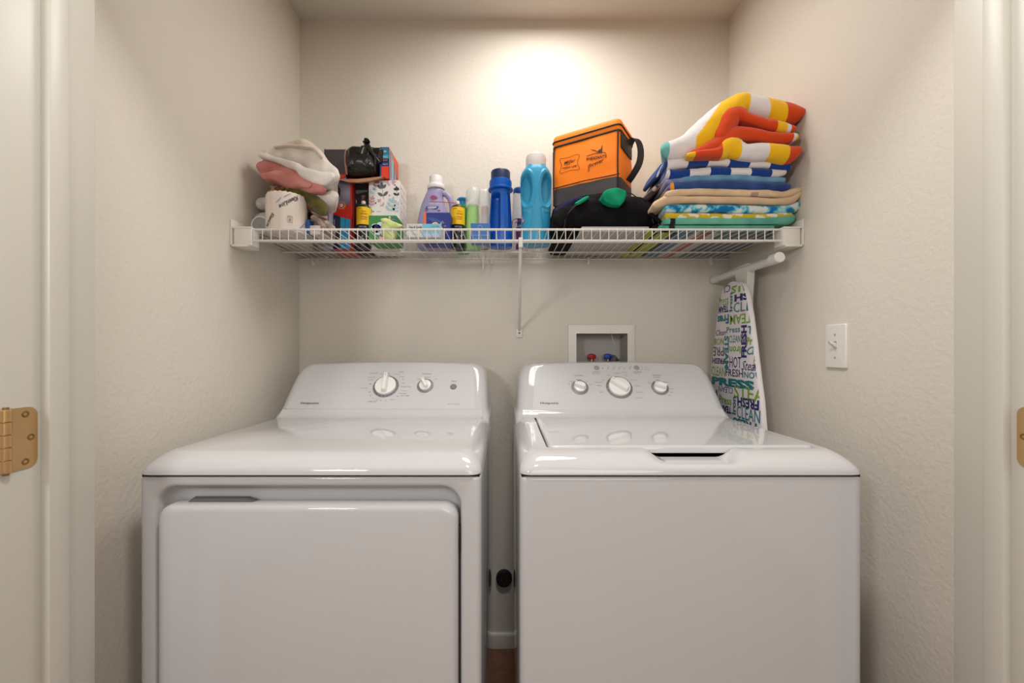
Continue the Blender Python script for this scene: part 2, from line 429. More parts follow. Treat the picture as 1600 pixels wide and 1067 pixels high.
def body_shell(x0, x1, parent, front=True, name='cabinet_body'):
    m = MB(); r = .012
    def out(z): return [(x, y, z) for x, y in rrect(x0, x1, DF+.001, BK-.01, r, 5)]
    m.loft([out(.03), out(.9005)]); return m.build(name, ENAM, parent)
def feet(x0, x1, parent):
    for x in (x0+.05, x1-.05):
        for y in (DF+.06, BK-.07):
            rg = [[(x+r*math.cos(2*PI*k/16), y+r*math.sin(2*PI*k/16), z) for k in range(16)] for r, z in ((.022, 0), (.022, .012), (.01, .014), (.01, .04))]
            MB().loft(rg).build('foot', BLACKP, parent)

# ---- dryer
DX0, DX1 = -.733, -.0485; DC = (DX0+DX1)/2
dry = thing('clothes_dryer', 'white front-loading clothes dryer on the left with a square front door', 'dryer', (DC, 1.2, 0), 'laundry machines side by side')
m = MB()
def yr(o, y): return [(x, y, z) for x, z in o]
N8 = 8
rg = [yr(rrect(DX0, DX1, .03, .9005, .004, N8), BK-.01), yr(rrect(DX0, DX1, .03, .9005, .004, N8), DF+.014), yr(rrect(DX0+.0012, DX1-.0012, .03, .9005, .004, N8), DF+.008), yr(rrect(DX0+.004, DX1-.004, .031, .8995, .006, N8), DF+.003),
      yr(rrect(DX0+.009, DX1-.009, .034, .8985, .008, N8), DF+.0003), yr(rrect(DX0+.013, DX1-.013, .04, .896, .01, N8), DF),
      yr(rrect(-.7040, -.0845, .276, .8865, .044, N8), DF), yr(rrect(-.7010, -.0875, .279, .8835, .042, N8), DF+.002), yr(rrect(-.6985, -.090, .282, .8805, .040, N8), DF+.007),
      yr(rrect(-.6965, -.092, .284, .878, .038, N8), DF+.016), yr(rrect(-.694, -.0945, .287, .874, .034, N8), DF+.026), yr(rrect(-.688, -.100, .292, .866, .03, N8), DF+.033), yr(rrect(-.68, -.108, .30, .858, .025, N8), DF+.035)]
m.loft(rg, cap0=False); m.build('cabinet_body', ENAM, dry, edge=60)
MB().box(DX0+.004, DX1-.004, DF+.004, BK-.02, .899, .905).build('seam_gap', GAP, dry)
deck(DX0, DX1, parent=dry)
con = console(DC, dry)
pan = con_panel([(470, 606), (475, 592), (481, 580), (492, 571.5), (520, 570.2), (620, 567.8), (700, 569), (725, 571), (737, 576), (740, 590), (741.5, 620), (741.5, 636), (738, 639), (600, 639), (455, 639), (449, 637.5), (452, 630), (462, 615)], con)
# door
door = MB(); D0, D1, DT, DB = -.6895, -.0945, .8475, .29
rg = []
for ins, y in ((.004, .866), (.0, .862), (0, .846), (.0012, .8395), (.0045, .8345), (.010, .8322), (.016, .8317)):
    rg.append(yr(rrect(D0+ins, D1-ins, DB+ins, DT-ins*.8+.0, .030-ins*.5, N8), y))
door.loft(rg); dr = door.build('door', ENAM, dry, edge=50)
# pull along the door's top left
hm = MB(); prof = [(-.640, .8465), (-.633, .8535), (-.522, .8535), (-.506, .8465)]
hm.loft([[(x, .850, z) for x, z in prof], [(x, .864, z+.001) for x, z in prof]]); hm.build('door_pull', mat('pull_grey', srgb(95, 95, 95), .5), dr)
hg = MB().box(-.0945, -.0915, .846, .862, .745, .800, .001)
hg.build('hinge_plate', mat('hinge_steel', srgb(70, 68, 66), .35, metal=.7), dr); MB().box(-.0945, -.0915, .846, .862, .36, .415, .001).build('hinge_plate', MATS['hinge_steel'], dr)
feet(DX0, DX1, dry)
dial(603, 604, .0425, .0345, PI/2+.05, pan, .018, .22, 1.22)
dial(664.5, 603, .0275, .0195, PI/2+.5, pan, .016, .30, 1.2)
disc(708.5, 604.5, .0105, .004, DARKG, 'start_button', pan)
B = dict(bold=.012)
it = [('Hotpoint', 484, 630.5, 4.2, INKD, dict(bold=.02, shear=.25, w=.060)), ('Temperature', 667, 584.5, 2.2, INK, B), ('Start', 709.5, 595.8, 2.2, INK, B), ('End of Cycle Signal', 709, 631.5, 1.7, INK, {}),
      ('COTTONS', 584, 583.4, 1.5, INK, {}), ('Less Dry', 598, 584.5, 1.6, INK, {}), ('Off', 607, 583.5, 1.7, INK, {}), ('TIMED', 627, 581.5, 1.5, INK, {}), ('More Dry', 621, 585, 1.6, INK, {}), ('Less Dry', 628, 589, 1.6, INK, {}), ('Air', 630, 592.8, 1.6, INK, {}), ('60', 630, 598.8, 1.6, INK, {}),
      ('Optimum Dry', 580, 590, 1.6, INK, {}), ('More Dry', 579.5, 594, 1.6, INK, {}), ('Off', 578.5, 600.5, 1.6, INK, {}), ('Quick Fluff', 568.5, 606.8, 1.6, INK, {}),
      ('80', 577.5, 612.5, 1.6, INK, {}), ('60', 579, 618, 1.6, INK, {}), ('40', 583, 622.2, 1.6, INK, {}), ('30', 588.5, 624.8, 1.6, INK, {}), ('20', 595, 626, 1.6, INK, {}), ('10', 602.5, 626, 1.6, INK, {}), ('TIMED DRY', 581.5, 627.8, 1.5, INK, {}),
      ('Heat Dry', 613, 624.6, 1.6, INK, {}), ('Off', 621.5, 619.5, 1.6, INK, {}), ('Wrinkle Care', 634, 604.4, 1.6, INK, {}), ('More Dry', 631.5, 611, 1.6, INK, {}), ('Dewrinkle', 629.5, 614.8, 1.5, INK, {}), ('EASY CARE', 633, 618.6, 1.5, INK, {}),
      ('Low', 654, 592.6, 1.6, INK, {}), ('Medium', 668, 589.6, 1.6, INK, {}), ('High', 681, 592.6, 1.6, INK, {})]
con_text(it, [(603, 604, .036, .0425, [90+k*18 for k in range(20)]), (664.5, 603, .0215, .0275, [60, 90, 125])], pan)

# ---- washer
WX0, WX1 = .028, .715; WC = (WX0+WX1)/2
was = thing('washing_machine', 'white top-loading washing machine on the right with three knobs and a lid', 'washing machine', (WC, 1.2, 0), 'laundry machines side by side')
m = MB()
rg = [yr(rrect(WX0, WX1, .03, .9005, .004, N8), BK-.01), yr(rrect(WX0, WX1, .03, .9005, .004, N8), DF+.016), yr(rrect(WX0+.0015, WX1-.0015, .03, .9005, .004, N8), DF+.009), yr(rrect(WX0+.005, WX1-.005, .031, .8995, .006, N8), DF+.003), yr(rrect(WX0+.012, WX1-.012, .034, .897, .008, N8), DF), yr(rrect(WX0+.018, WX1-.018, .04, .892, .01, N8), DF)]
m.loft(rg); m.build('cabinet_body', ENAM, was, edge=60)
MB().box(WX0+.004, WX1-.004, DF+.004, BK-.02, .899, .905).build('seam_gap', GAP, was)
deck(WX0, WX1, well=(.0885, .6690, .908), scoop=(.288, .332, .452, .498), parent=was)
MB().box(.0915, .6660, .9125, 1.327, .902, .906).build('lid_shade_sheet', GAP, was)  # near-black sheet on the well floor, painted shade for the gap under the lid
lid = MB(); rg = []
for ins, z in ((.003, .930), (.0, .932), (0, .9425), (.0015, .9455), (.005, .9468), (.012, .947)):
    rg.append([(x, y, z) for x, y in rrect(.0930+ins, .6655-ins, .9115+ins, 1.312, .012, 6)])
lid.loft(rg); ld = lid.build('lid', ENAM, was, edge=50)
lt = MB(); put_text(lt, 'DEEP RINSE', lambda a, b: (a, b, .94715), .17, 1.288, .006, srgb(170, 166, 163)); lt.build('faint_lettering', PRINT, ld, smooth=False)
con = console(WC, was)
pan = con_panel([(834, 606), (835.5, 590), (839, 577), (850, 571.8), (880, 569.9), (960, 567.6), (1040, 568.6), (1080, 570.5), (1093, 575), (1100, 588), (1110, 610), (1119, 632), (1121, 638), (1115, 640), (980, 640), (840, 640), (833, 638), (833, 628)], con)
feet(WX0, WX1, was)
dial(906, 605.5, .0285, .0200, PI*.87, pan, .016, .42, 1.0)
dial(967.5, 605.5, .0435, .0355, PI*.78, pan, .018, .30, 1.0)
dial(1031, 606, .0285, .0210, PI*.90, pan, .016, .42, 1.0)
disc(932, 575, .0093, .0035, mat('soft_grey', srgb(150, 148, 148), .4), 'push_button', pan); disc(994.5, 575, .0093, .0035, MATS['soft_grey'], 'push_button', pan)
for k in range(6): disc(941.5+k*8.5, 575.8, .0021, .0012, DARKG, 'indicator_light', pan)
for q in (573.6, 577): disc(1003, q, .0016, .0012, DARKG, 'indicator_light', pan)
it = [('Hotpoint', 858.5, 630.5, 4.2, INKD, dict(bold=.02, w=.058)), ('Load Size', 904, 586.8, 2.0, INK, B), ('Temperature', 1026, 586.6, 2.0, INK, B), ('Wash/Rinse', 1026, 589.4, 1.3, INK, {}),
      ('Deep Rinse', 932, 581.3, 1.7, INK, B), ('Fabric Softener', 932, 583.6, 1.3, INK, {}), ('Start/Pause', 996, 581.3, 1.7, INK, B), ('Hold 3 sec', 996, 583.6, 1.2, INK, {}), ('Casuals', 964, 583.2, 1.6, INK, {}), ('Normal', 976, 582, 1.4, INK, {}),
      ('Small', 892, 596, 1.5, INK, {}), ('Medium', 904.5, 593.6, 1.5, INK, {}), ('Large', 916, 596, 1.5, INK, {}), ('Super', 889, 600.5, 1.5, INK, {}), ('Auto', 923, 600.5, 1.5, INK, {}),
      ('Heavy', 951, 586.5, 1.5, INK, {}), ('Light', 978, 586.2, 1.5, INK, {}), ('Light', 942, 594, 1.5, INK, {}), ('Delicates', 935, 597.5, 1.5, INK, {}), ('Whites', 936, 602.8, 1.5, INK, {}), ('Rinse', 940, 612.6, 1.5, INK, {}),
      ('Bulky Items', 990.5, 593.8, 1.5, INK, {}), ('Towels', 996, 603, 1.5, INK, {}), ('Rinse & Spin', 1000, 613, 1.5, INK, {}), ('Drain & Spin', 998, 622, 1.5, INK, {}),
      ('Wash', 970, 573, 1.1, INK, {}), ('Soak', 950, 573, 1.1, INK, {}), ('Rinse', 960, 573, 1.1, INK, {}), ('Spin', 978, 573, 1.1, INK, {}), ('Done', 985, 573, 1.1, INK, {}), ('Lid', 1008, 573.6, 1.2, INK, {}), ('Lid Lock', 1011, 577.2, 1.2, INK, {}),
      ('Tap', 1013.5, 596.4, 1.4, INK, {}), ('Cold', 1014, 598.8, 1.4, INK, {}), ('Cool', 1027, 593.3, 1.4, INK, {}), ('Colors', 1040.5, 597.3, 1.4, INK, {}), ('Warm', 1050, 607.5, 1.5, INK, {}), ('Hot', 1049.5, 613, 1.5, INK, {}), ('Hot+', 1046.5, 617.5, 1.3, INK, {})]
con_text(it, [(906, 605.5, .0215, .0275, [60, 80, 100, 125]), (967.5, 605.5, .037, .0425, [k*20 for k in range(-2, 12)]), (1031, 606, .0225, .0275, [-30, -15, 0, 60, 90, 130])], pan)

# ================================================================= WALL FITTINGS
# black round outlet low on the back wall
oc = thing('round_outlet', 'black round power outlet low on the back wall in the gap between the machines', 'outlet', (-.005, YB, .256-.032))
def ycirc(cx, cz, r, y, n=32): return [(cx+r*math.cos(2*PI*k/n), y, cz+r*math.sin(2*PI*k/n)) for k in range(n)]
cx, cz = (787.5-VX)/K*1.62, EYE-(907-VY)/K*1.62
MB().loft([ycirc(cx, cz, .031, YB), ycirc(cx, cz, .031, YB-.018), ycirc(cx, cz, .028, YB-.024), ycirc(cx, cz, .025, YB-.024), ycirc(cx, cz, .024, YB-.021)], cap0=False).build('outlet_body', BLACKP, oc)
sl = MB()
for a in (-.010, .010): sl.box(cx+a-.0012, cx+a+.0012, YB-.0222, YB-.0212, cz-.006, cz+.008)
sl.box(cx-.006, cx+.006, YB-.0222, YB-.0212, cz-.014, cz-.0115); sl.build('slots', mat('slot_grey', srgb(50, 50, 50), .4), oc)

# washer outlet box
ob = thing('outlet_box', 'recessed white water outlet box in the back wall above the washing machine', 'outlet box', (.37, YB, 1.03))
m = MB(); FX0, FX1, FZ0, FZ1 = .2425, .502, 1.025, 1.2545
a = [(x, YB-.001, z) for x, z in rrect(FX0, FX1, FZ0, FZ1, .004, 3)]; b = [(x, YB-.007, z) for x, z in rrect(FX0+.001, FX1-.001, FZ0+.001, FZ1-.001, .004, 3)]
c = [(x, YB-.008, z) for x, z in rrect(FX0+.004, FX1-.004, FZ0+.004, FZ1-.004, .004, 3)]
d_ = [(x, YB-.008, z) for x, z in rrect(OX0+.001, OX1-.001, OZ0+.001, OZ1-.001, .002, 3)]
e = [(x, YB+.001, z) for x, z in rrect(OX0+.001, OX1-.001, OZ0+.001, OZ1-.001, .002, 3)]; f = [(x, YB+.085, z) for x, z in rrect(OX0+.005, OX1-.005, OZ0+.004, OZ1-.004, .004, 3)]
m.loft([a, b, c, d_], cap0=False, cap1=False); m.build('frame', PLASW, ob, edge=30)
MB().loft([d_, e, f], cap0=False).build('box_recess', mat('recess_plastic', srgb(170, 165, 160), .5), ob, edge=30)
def valve(x, col, nm):
    mm = MB().tube([(x, 1.70, 1.0551), (x, 1.70, 1.118)], .009, 14).tube([(x, 1.70, 1.10), (x, 1.665, 1.10)], .007, 12); v = mm.build('valve_body', mat('valve_brass', srgb(170, 150, 110), .35, metal=.8), ob)
    rgs = [[(x+r*math.cos(2*PI*k/16), 1.70+r*math.sin(2*PI*k/16)*.8, z) for k in range(16)] for r, z in ((.006, 1.116), (.015, 1.119), (.017, 1.124), (.016, 1.136), (.008, 1.14))]
    setp(MB().loft(rgs).box(x-.017, x+.017, 1.690, 1.699, 1.122, 1.136, .003).build('valve_handle', mat(nm, col, .45), ob), nm.replace('_', ' '))
valve(.346, srgb(170, 30, 34), 'red_valve_handle'); valve(.412, srgb(20, 70, 160), 'blue_valve_handle')
hp = [(.346, 1.668, 1.10), (.35, 1.655, 1.09), (.352, 1.652, 1.06)]
m = MB().tube([Vector((.446, 1.70, 1.056)), Vector((.446, 1.69, 1.11)), Vector((.430, 1.67, 1.125)), Vector((.415, 1.66, 1.10)), Vector((.41, 1.655, 1.06))], .011, 12)
m.build('drain_hose', mat('hose_grey', srgb(90, 88, 86), .5), ob)
MB().tube([(.3915+.015, YB-.009, 1.2445), (.4125, YB-.0095, 1.205), (.421, YB-.0105, 1.180), (.424, YB-.009, 1.172)], .0006, 6).build('loose_string', mat('string_white', srgb(225, 222, 215), .8), ob)

# light switch on the right wall
sw = thing('light_switch', 'white single toggle light switch plate on the right wall', 'light switch', (XR, 1.109, 1.107))
def xr(o, x): return [(x, y, z) for y, z in o]
SY0, SY1, SZ0, SZ1 = 1.073, 1.143, 1.1065, 1.2215
MB().loft([xr(rrect(SY0, SY1, SZ0, SZ1, .004, 4), XR+.001), xr(rrect(SY0, SY1, SZ0, SZ1, .004, 4), XR-.003), xr(rrect(SY0+.002, SY1-.002, SZ0+.002, SZ1-.002, .004, 4), XR-.0058), xr(rrect(SY0+.006, SY1-.006, SZ0+.006, SZ1-.006, .004, 4), XR-.0062),
          xr(rrect(1.1025, 1.1135, 1.1515, 1.1765, .001, 4), XR-.0062), xr(rrect(1.1027, 1.1133, 1.1517, 1.1763, .001, 4), XR-.002)], cap0=False).build('switch_plate', PLASW, sw, edge=30)
tg = MB(); rgs = []
for t, hy, hz in ((0, .0045, .009), (.006, .0045, .0065), (.014, .0042, .0045), (.0185, .0036, .0035)):
    cxx = XR-.003-t; czz = 1.164+t*.55
    rgs.append([(cxx-(q[1]-czz)*.4, q[0], q[1]) for q in rrect(1.108-hy, 1.108+hy, czz-hz, czz+hz, .0015, 3)])
tg.loft(rgs); tg.build('toggle', PLASW, sw)
for z in (1.134, 1.194):
    MB().loft([[(XR-.006-h, 1.108+r*math.cos(2*PI*k/14), z+r*math.sin(2*PI*k/14)) for k in range(14)] for r, h in ((.0032, 0), (.003, .0009), (.001, .001))], cap0=False).build('screw', mat('screw_grey', srgb(170, 166, 160), .4), sw)

# ================================================================= WIRE SHELF
SZ, SY, SB = 1.510, 1.243, 1.640
sh = thing('wire_shelf', 'white ventilated wire shelf running wall to wall above the machines', 'shelf', (.03, 1.44, SZ))
RX0, RX1 = (395-VX)/K*SY-.05, (1226-VX)/K*SY+.05
for nm, y, z, r in (('front_rail', SY, SZ-.0015, .0032), ('lower_rail', SY-.001, SZ-.0345, .0034), ('support_rail', 1.375, SZ-.0045, .0028), ('support_rail', 1.515, SZ-.0045, .0028), ('back_rail', SB-.004, SZ-.003, .003)):
    x0, x1 = (RX0, RX1) if y < 1.3 else (XL+.004, XR-.004)
    MB().tube([(x0, y, z), (x1, y, z)], r, 10).build(nm, WIRE, sh)
wp = MB().tube([(0, SY-.004, SZ-.0345), (0, SY-.0045, SZ-.004), (0, SY-.001, SZ+.001), (0, SY+.006, SZ+.0015), (0, SB, SZ+.0015)], .0014, 6)
x = -.7385; first = None
wires = []
while x < XR-.012:
    if first is None:
        wp.v = [(p[0], p[1], p[2]) for p in wp.v]
        first = wp.build('deck_wire', WIRE, sh); first.location.x = x; off = first.location.x
        wires.append(first)
    else:
        c = first.copy(); COL.objects.link(c); c.parent = sh; c.location.x = x; wires.append(c)
    x += .0254
k0 = MB().tube([(0, SY+.02, SZ+.0015), (0, SB, SZ+.0015)], .0014, 6).build('deck_wire', WIRE, sh); k0.location.x = -.7385-.0254
k1 = k0.copy(); COL.objects.link(k1); k1.parent = sh; k1.location.x = -.7385-.0508
# end brackets
def end_bracket(xw, sgn, nm):
    m = MB(); xi = xw+sgn*.0615
    a, b = sorted((xi, xw+sgn*.010))
    m.box(a, b, SY-.012, SY+.030, SZ-.051, SZ+.002, .003)
    a, b = sorted((xw, xw+sgn*.006)); 
    m.box(a, b, SY-.014, SY+.060, SZ-.050, SZ+.026, .002)
    a, b = sorted((xw+sgn*.004, xw+sgn*.0615)); m.box(a, b, SY-.014, SY+.045, SZ-.001, SZ+.004, .0015)
    a, b = sorted((xw+sgn*.004, xw+sgn*.053)); m.box(a, b, SY-.013, SY+.045, SZ-.054, SZ-.048, .0015)
    o = m.build('end_bracket', PLASW, sh)
    X = xw+sgn*.0065
    MB().loft([[(X, SY+.045+r*math.cos(2*PI*k/12), SZ+.015+r*math.sin(2*PI*k/12)) for k in range(12)], [(X+sgn*.001, SY+.045+r*.6*math.cos(2*PI*k/12), SZ+.015+r*.6*math.sin(2*PI*k/12)) for k in range(12)]] if (r := .004) else None).build('screw', DARKG, o)
end_bracket(XL, 1, 'left'); end_bracket(XR, -1, 'right')
bx = (813.5-VX)/K*SY
m = MB().tube([(bx, SY-.002, SZ-.030), (bx-.0, SY+.01, SZ-.052), (bx+.003, 1.40, 1.385), (bx+.0085, 1.628, 1.238), (bx+.0085, 1.641, 1.232)], .0052, 12)
m.box(bx-.0065, bx+.0065, SY-.010, SY+.004, SZ-.056, SZ-.026, .003)
m.build('support_brace', WIRE, sh)
m = MB().box(bx-.003, bx+.021, 1.639, YB+.0005, 1.203, 1.238, .003); fo = m.build('brace_foot', PLASW, sh)
MB().loft([ycirc(bx+.009, 1.221, .0045, 1.6392, 14), ycirc(bx+.009, 1.221, .003, 1.6378, 14)]).build('screw', DARKG, fo)
for px in (490, 755, 768, 919, 1110):
    xx = (px-VX)/K*1.64
    MB().box(xx-.005, xx+.005, 1.628, YB+.0005, SZ-.024, SZ+.004, .002).loft([[(xx+r*math.cos(2*PI*k/10), 1.634+r*.6*math.sin(2*PI*k/10), z) for k in range(10)] for r, z in ((.003, SZ-.045 if px in (755,) else SZ-.026), (.0055, SZ-.018))]).build('wall_clip', PLASW, sh)
# fluff hanging from the shelf
m = MB(); rnd = random.Random(3)
for k in range(16):
    p = Vector((-.735+rnd.random()*.12, 1.57+rnd.random()*.05, SZ-.006)); pts = [p.copy()]
    for q in range(7):
        p = p+Vector((rnd.uniform(-.012, .012), rnd.uniform(-.004, .004), -.002-rnd.random()*.0035*(3 if k < 4 else 1))); pts.append(p.copy())
    m.tube(pts, .0010, 5)
one('lint_fluff', m, mat('lint', srgb(220, 216, 208), 1.), 'pale strands of lint hanging under the left end of the wire shelf', 'lint')

# ================================================================= SHELF CONTENT
DZ = SZ+.0032
def P(px, py, d): return ((px-VX)/K*d, d, EYE-(py-VY)/K*d)
def PX(px, d): return (px-VX)/K*d
def PZ(py, d): return EYE-(py-VY)/K*d
def C5(cx, cy, h, d=1.25): s = K/d; return (PX(990+cx/3.68, d), PZ(120+cy/3.68, d), h/3.68/s)
def L5(*a, d=1.25): return [C5(p[0], (p[1]+p[2])/2, p[2]-p[1], d) for p in a]
W_ = srgb(228, 222, 222); YEL = srgb(246, 190, 22); RED = srgb(214, 70, 24); TEAL = srgb(112, 182, 178)
NAV = srgb(18, 62, 140)
def nz(v, s, o=0): return noise.noise(Vector(v)*s+Vector((o, o, o)))
TG = 'folded beach towels stacked at the right end of the shelf'
def towel(name, m, label, mt=CLOTH, cat='towel', g=TG): return one(name, m, mt, label, cat, g)
# bottom: flat striped towel
def cs(t, j, v):
    x = v.x
    if x < .515: return srgb(168, 172, 40)
    if x < .53: return srgb(20, 24, 28)
    if x < .58: return srgb(86, 116, 140)
    if x < .60: return srgb(200, 190, 185)
    if x < .635: return srgb(176, 92, 72)
    if x < .66: return srgb(190, 182, 178)
    return mix(srgb(70, 88, 100), srgb(120, 124, 126), .5+.5*math.sin(x*260))
m = MB(); band(m, [(.44, DZ+.0068, .012), (.55, DZ+.0068, .012), (.66, DZ+.0068, .013), (.74, DZ+.0068, .012), (.845, DZ+.007, .011)], 1.30, 1.62, cs, n=120, amp=.0008, zmin=DZ)
towel('beach_towel', m, 'flat striped lime, blue and rust towel lowest in the stack, seen through the shelf wires')
TZ = DZ+.0135
def cs(t, j, v):
    if .486 < v.x-.12*max(0, v.y-1.27) < .502: return srgb(24, 26, 28)
    return mix(srgb(108, 182, 160), srgb(84, 160, 142), .5+.9*nz(v, 30))
m = MB(); band(m, [(PX(1036, 1.25), 1.530, .026), (.50, 1.535, .034), (.60, 1.536, .035), (.70, 1.536, .035), (.79, 1.538, .037), (.840, 1.5455, .036), (.857, 1.556, .028)], 1.246, 1.60, cs, n=120, amp=.0015, xs=.12, seed=2, zmin=DZ+.0137, ry=.8)
band(m, [(.455, DZ+.006, .011), (.60, DZ+.006, .011), (.80, DZ+.006, .011)], 1.252, 1.292, cs, n=60, amp=.0005, zmin=DZ)
towel('beach_towel', m, 'teal green folded towel with one black stripe, under the yellow patterned one')
def cs(t, j, v):
    a = math.sin((v.x*95)+1.5*math.sin(v.y*60)); b = math.sin(v.z*230+v.x*40+v.y*70)
    return srgb(232, 226, 206) if a*b+.35*nz(v, 60) > .18 else srgb(206, 178, 44)
m = MB(); band(m, L5((178, 780, 818), (300, 781, 821), (450, 782, 822), (600, 785, 820), (760, 786, 818), (860, 782, 812), (915, 778, 800)), 1.246, 1.59, cs, n=200, amp=.0012, xs=.12, seed=3)
towel('beach_towel', m, 'thin yellow and white ring-patterned towel between the teal and the tie-dyed towels')
def cs(t, j, v):
    n = nz((v.x, v.y*.6, v.z*1.4), 38, 5)+.45*nz(v, 110, 9)
    if n > .28: return srgb(14, 112, 170)
    if n > .02: return srgb(72, 172, 204)
    if n > -.2: return srgb(150, 206, 216)
    return srgb(214, 222, 218)
m = MB(); band(m, L5((172, 735, 778), (300, 730, 779), (450, 732, 780), (600, 735, 783), (760, 738, 786), (880, 735, 788), (930, 722, 775), (957, 705, 740)), 1.244, 1.59, cs, n=260, ns=16, amp=.0015, xs=.12, seed=4)
towel('beach_towel', m, 'aqua and white tie-dyed towel under the beige one')
def cs(t, j, v): return mix(srgb(226, 198, 162), srgb(206, 176, 142), .5+nz(v, 25))
def cs2(t, j, v):
    X = (PX(990+600/3.68, 1.25)); X2 = PX(990+768/3.68, 1.25)
    if X < v.x < X2 and v.z < PZ(120+672/3.68, 1.25)+.001 and abs(v.x-(X+X2)/2) < .012 and v.y < 1.3: return srgb(180, 150, 128)
    if X < v.x < X2: return mix(srgb(222, 190, 160), srgb(230, 204, 176), .5+nz(v, 25))
    return cs(t, j, v)
m = MB(); band(m, L5((105, 735, 760), (150, 700, 750), (210, 675, 735), (300, 686, 727), (450, 690, 730), (620, 692, 731), (800, 698, 737), (900, 690, 733), (940, 668, 702), (966, 640, 668)), 1.240, 1.60, cs, amp=.0018, xs=.12, seed=5)
band(m, L5((175, 665, 700), (230, 652, 692), (330, 644, 684), (480, 647, 688), (620, 650, 690), (760, 655, 694), (850, 662, 700), (910, 645, 684), (962, 632, 660)), 1.238, 1.60, cs2, amp=.0018, xs=.12, seed=6, n=140)
towel('beach_towel', m, 'cream-beige folded towel in two soft layers, midway up the stack')
def cs(t, j, v):
    X = PX(1050, 1.25)
    if v.x < .487: return srgb(120, 112, 168) if nz(v, 60) > 0 else srgb(176, 70, 92) if nz(v, 45, 3) > .12 else srgb(60, 76, 130)
    if v.x < .497: return srgb(224, 150, 40)
    return mix(srgb(52, 82, 142), srgb(36, 62, 122), .5+nz(v, 28))
def cs3(t, j, v):
    if v.x < .53+nz(v, 20)*.03: return mix(srgb(160, 152, 192), srgb(110, 134, 180), .5+nz(v, 60))
    return mix(srgb(118, 164, 196), srgb(92, 138, 178), .5+nz(v, 28))
m = MB(); band(m, L5((195, 605, 662), (240, 600, 660), (350, 598, 655), (480, 592, 648), (620, 594, 652), (740, 600, 658), (830, 606, 662), (880, 606, 656), (908, 612, 640)), 1.246, 1.60, cs, amp=.0022, xs=.12, seed=7, n=140)
band(m, L5((185, 588, 612), (240, 575, 608), (320, 562, 602), (450, 555, 597), (600, 556, 598), (720, 562, 602), (820, 570, 606), (880, 576, 604)), 1.250, 1.60, cs3, amp=.0022, xs=.12, seed=8, n=140)
towel('beach_towel', m, 'navy and sky-blue folded towel with lilac at its left, under the checked one')
def chk(c0, ph):
    def f(t, j, v):
        if t < .012: return NAV
        k = int(math.floor((v.x-ph)/.0605)); return NAV if (k+c0) % 2 else W_
    return f
m = MB(); band(m, L5((180, 515, 578), (240, 528, 584), (350, 520, 575), (480, 512, 562), (600, 516, 562), (720, 522, 572), (820, 526, 574), (880, 528, 560)), 1.246, 1.60, chk(1, PX(990+206/3.68, 1.25)), amp=.0018, xs=.12, seed=9, n=360)
band(m, L5((172, 490, 530), (200, 474, 534), (310, 462, 520), (430, 455, 510), (560, 468, 516), (680, 484, 522), (780, 486, 526), (850, 490, 540), (902, 510, 545)), 1.240, 1.60, chk(0, PX(990+190/3.68, 1.25)), amp=.0018, xs=.12, seed=10, n=360)
# loose left hanging edge
band(m, [C5(60, 660, 22, 1.42), C5(95, 600, 26, 1.40), C5(140, 545, 30, 1.36), C5(185, 490, 30, 1.30)], 1.30, 1.42, lambda t, j, v: W_ if abs(j) < .45 else NAV, amp=.001, n=40)
towel('beach_towel', m, 'royal blue and white checked towel directly under the orange and yellow one')
# dark patterned + grey towel edges at the left of the stack
def cs(t, j, v): return (srgb(60, 52, 52) if nz(v, 120) > .05 else srgb(176, 160, 150) if nz(v, 80, 4) > 0 else srgb(110, 92, 82))
m = MB(); band(m, [C5(62, 705, 30, 1.40), C5(110, 665, 34, 1.38), C5(160, 628, 36, 1.34), C5(205, 610, 26, 1.30)], 1.32, 1.50, cs, amp=.0015, n=90, ns=14)
towel('patterned_cloth', m, 'dark brown and cream patterned cloth corner poking out left of the towel stack', cat='cloth', g=None)
# orange towel: bands
def cg1(t, j, v):
    x = v.x; z = v.z
    px = VX+x*K/1.24; py = VY-(z-EYE)*K/1.24; cx = (px-990)*3.68; cy = (py-120)*3.68
    sl = (cx-200)+0.0*(cy)
    if cx < 195: return TEAL
    # long slanted left part: lines run roughly along (380,460)-(640,90)
    q = (cx-370)*(-370)-(cy-460)*(270)   # >0 on the upper-left of the line
    dist = q/458.
    if cx < 655:
        if dist > 78: return W_ if cx < 600 else YEL
        if cx < 345 and cy > 330: return W_
        return YEL
    e = (cy-160)*.12
    if cx < 765+e: return W_
    if cx < 862+e: return YEL
    return RED
m = MB()
band(m, L5((140, 395, 470), (200, 372, 472), (290, 330, 468), (380, 255, 440), (460, 185, 370), (540, 120, 290), (600, 90, 215), (640, 82, 190), (700, 95, 225), (780, 112, 248), (860, 135, 265), (930, 160, 260), (975, 180, 225), d=1.24), 1.222, 1.56, cg1, n=420, ns=40, amp=.003, xs=.42, seed=11, nsc=14, er=.8)
setA = lambda *c: (lambda t, j, v: next(cc for lim, cc in c if (VX+v.x*K/1.23-990)*3.68 < lim))
band(m, L5((470, 330, 400), (510, 250, 370), (545, 180, 310), (590, 160, 255), (640, 205, 265), (720, 235, 295), (800, 252, 315), (870, 270, 328), (925, 290, 322), d=1.23), 1.214, 1.54, setA((812, RED), (868, YEL), (892, W_), (9999, RED)), n=360, ns=24, amp=.0028, xs=.3, seed=12, nsc=16, er=.8)
band(m, L5((310, 440, 475), (370, 408, 470), (450, 360, 460), (530, 305, 420), (590, 288, 372), (660, 302, 372), (760, 318, 380), (860, 328, 388), (932, 338, 375), d=1.23), 1.212, 1.54, setA((898, RED), (915, W_), (9999, YEL)), n=360, ns=24, amp=.0028, xs=.3, seed=13, nsc=16, er=.8)
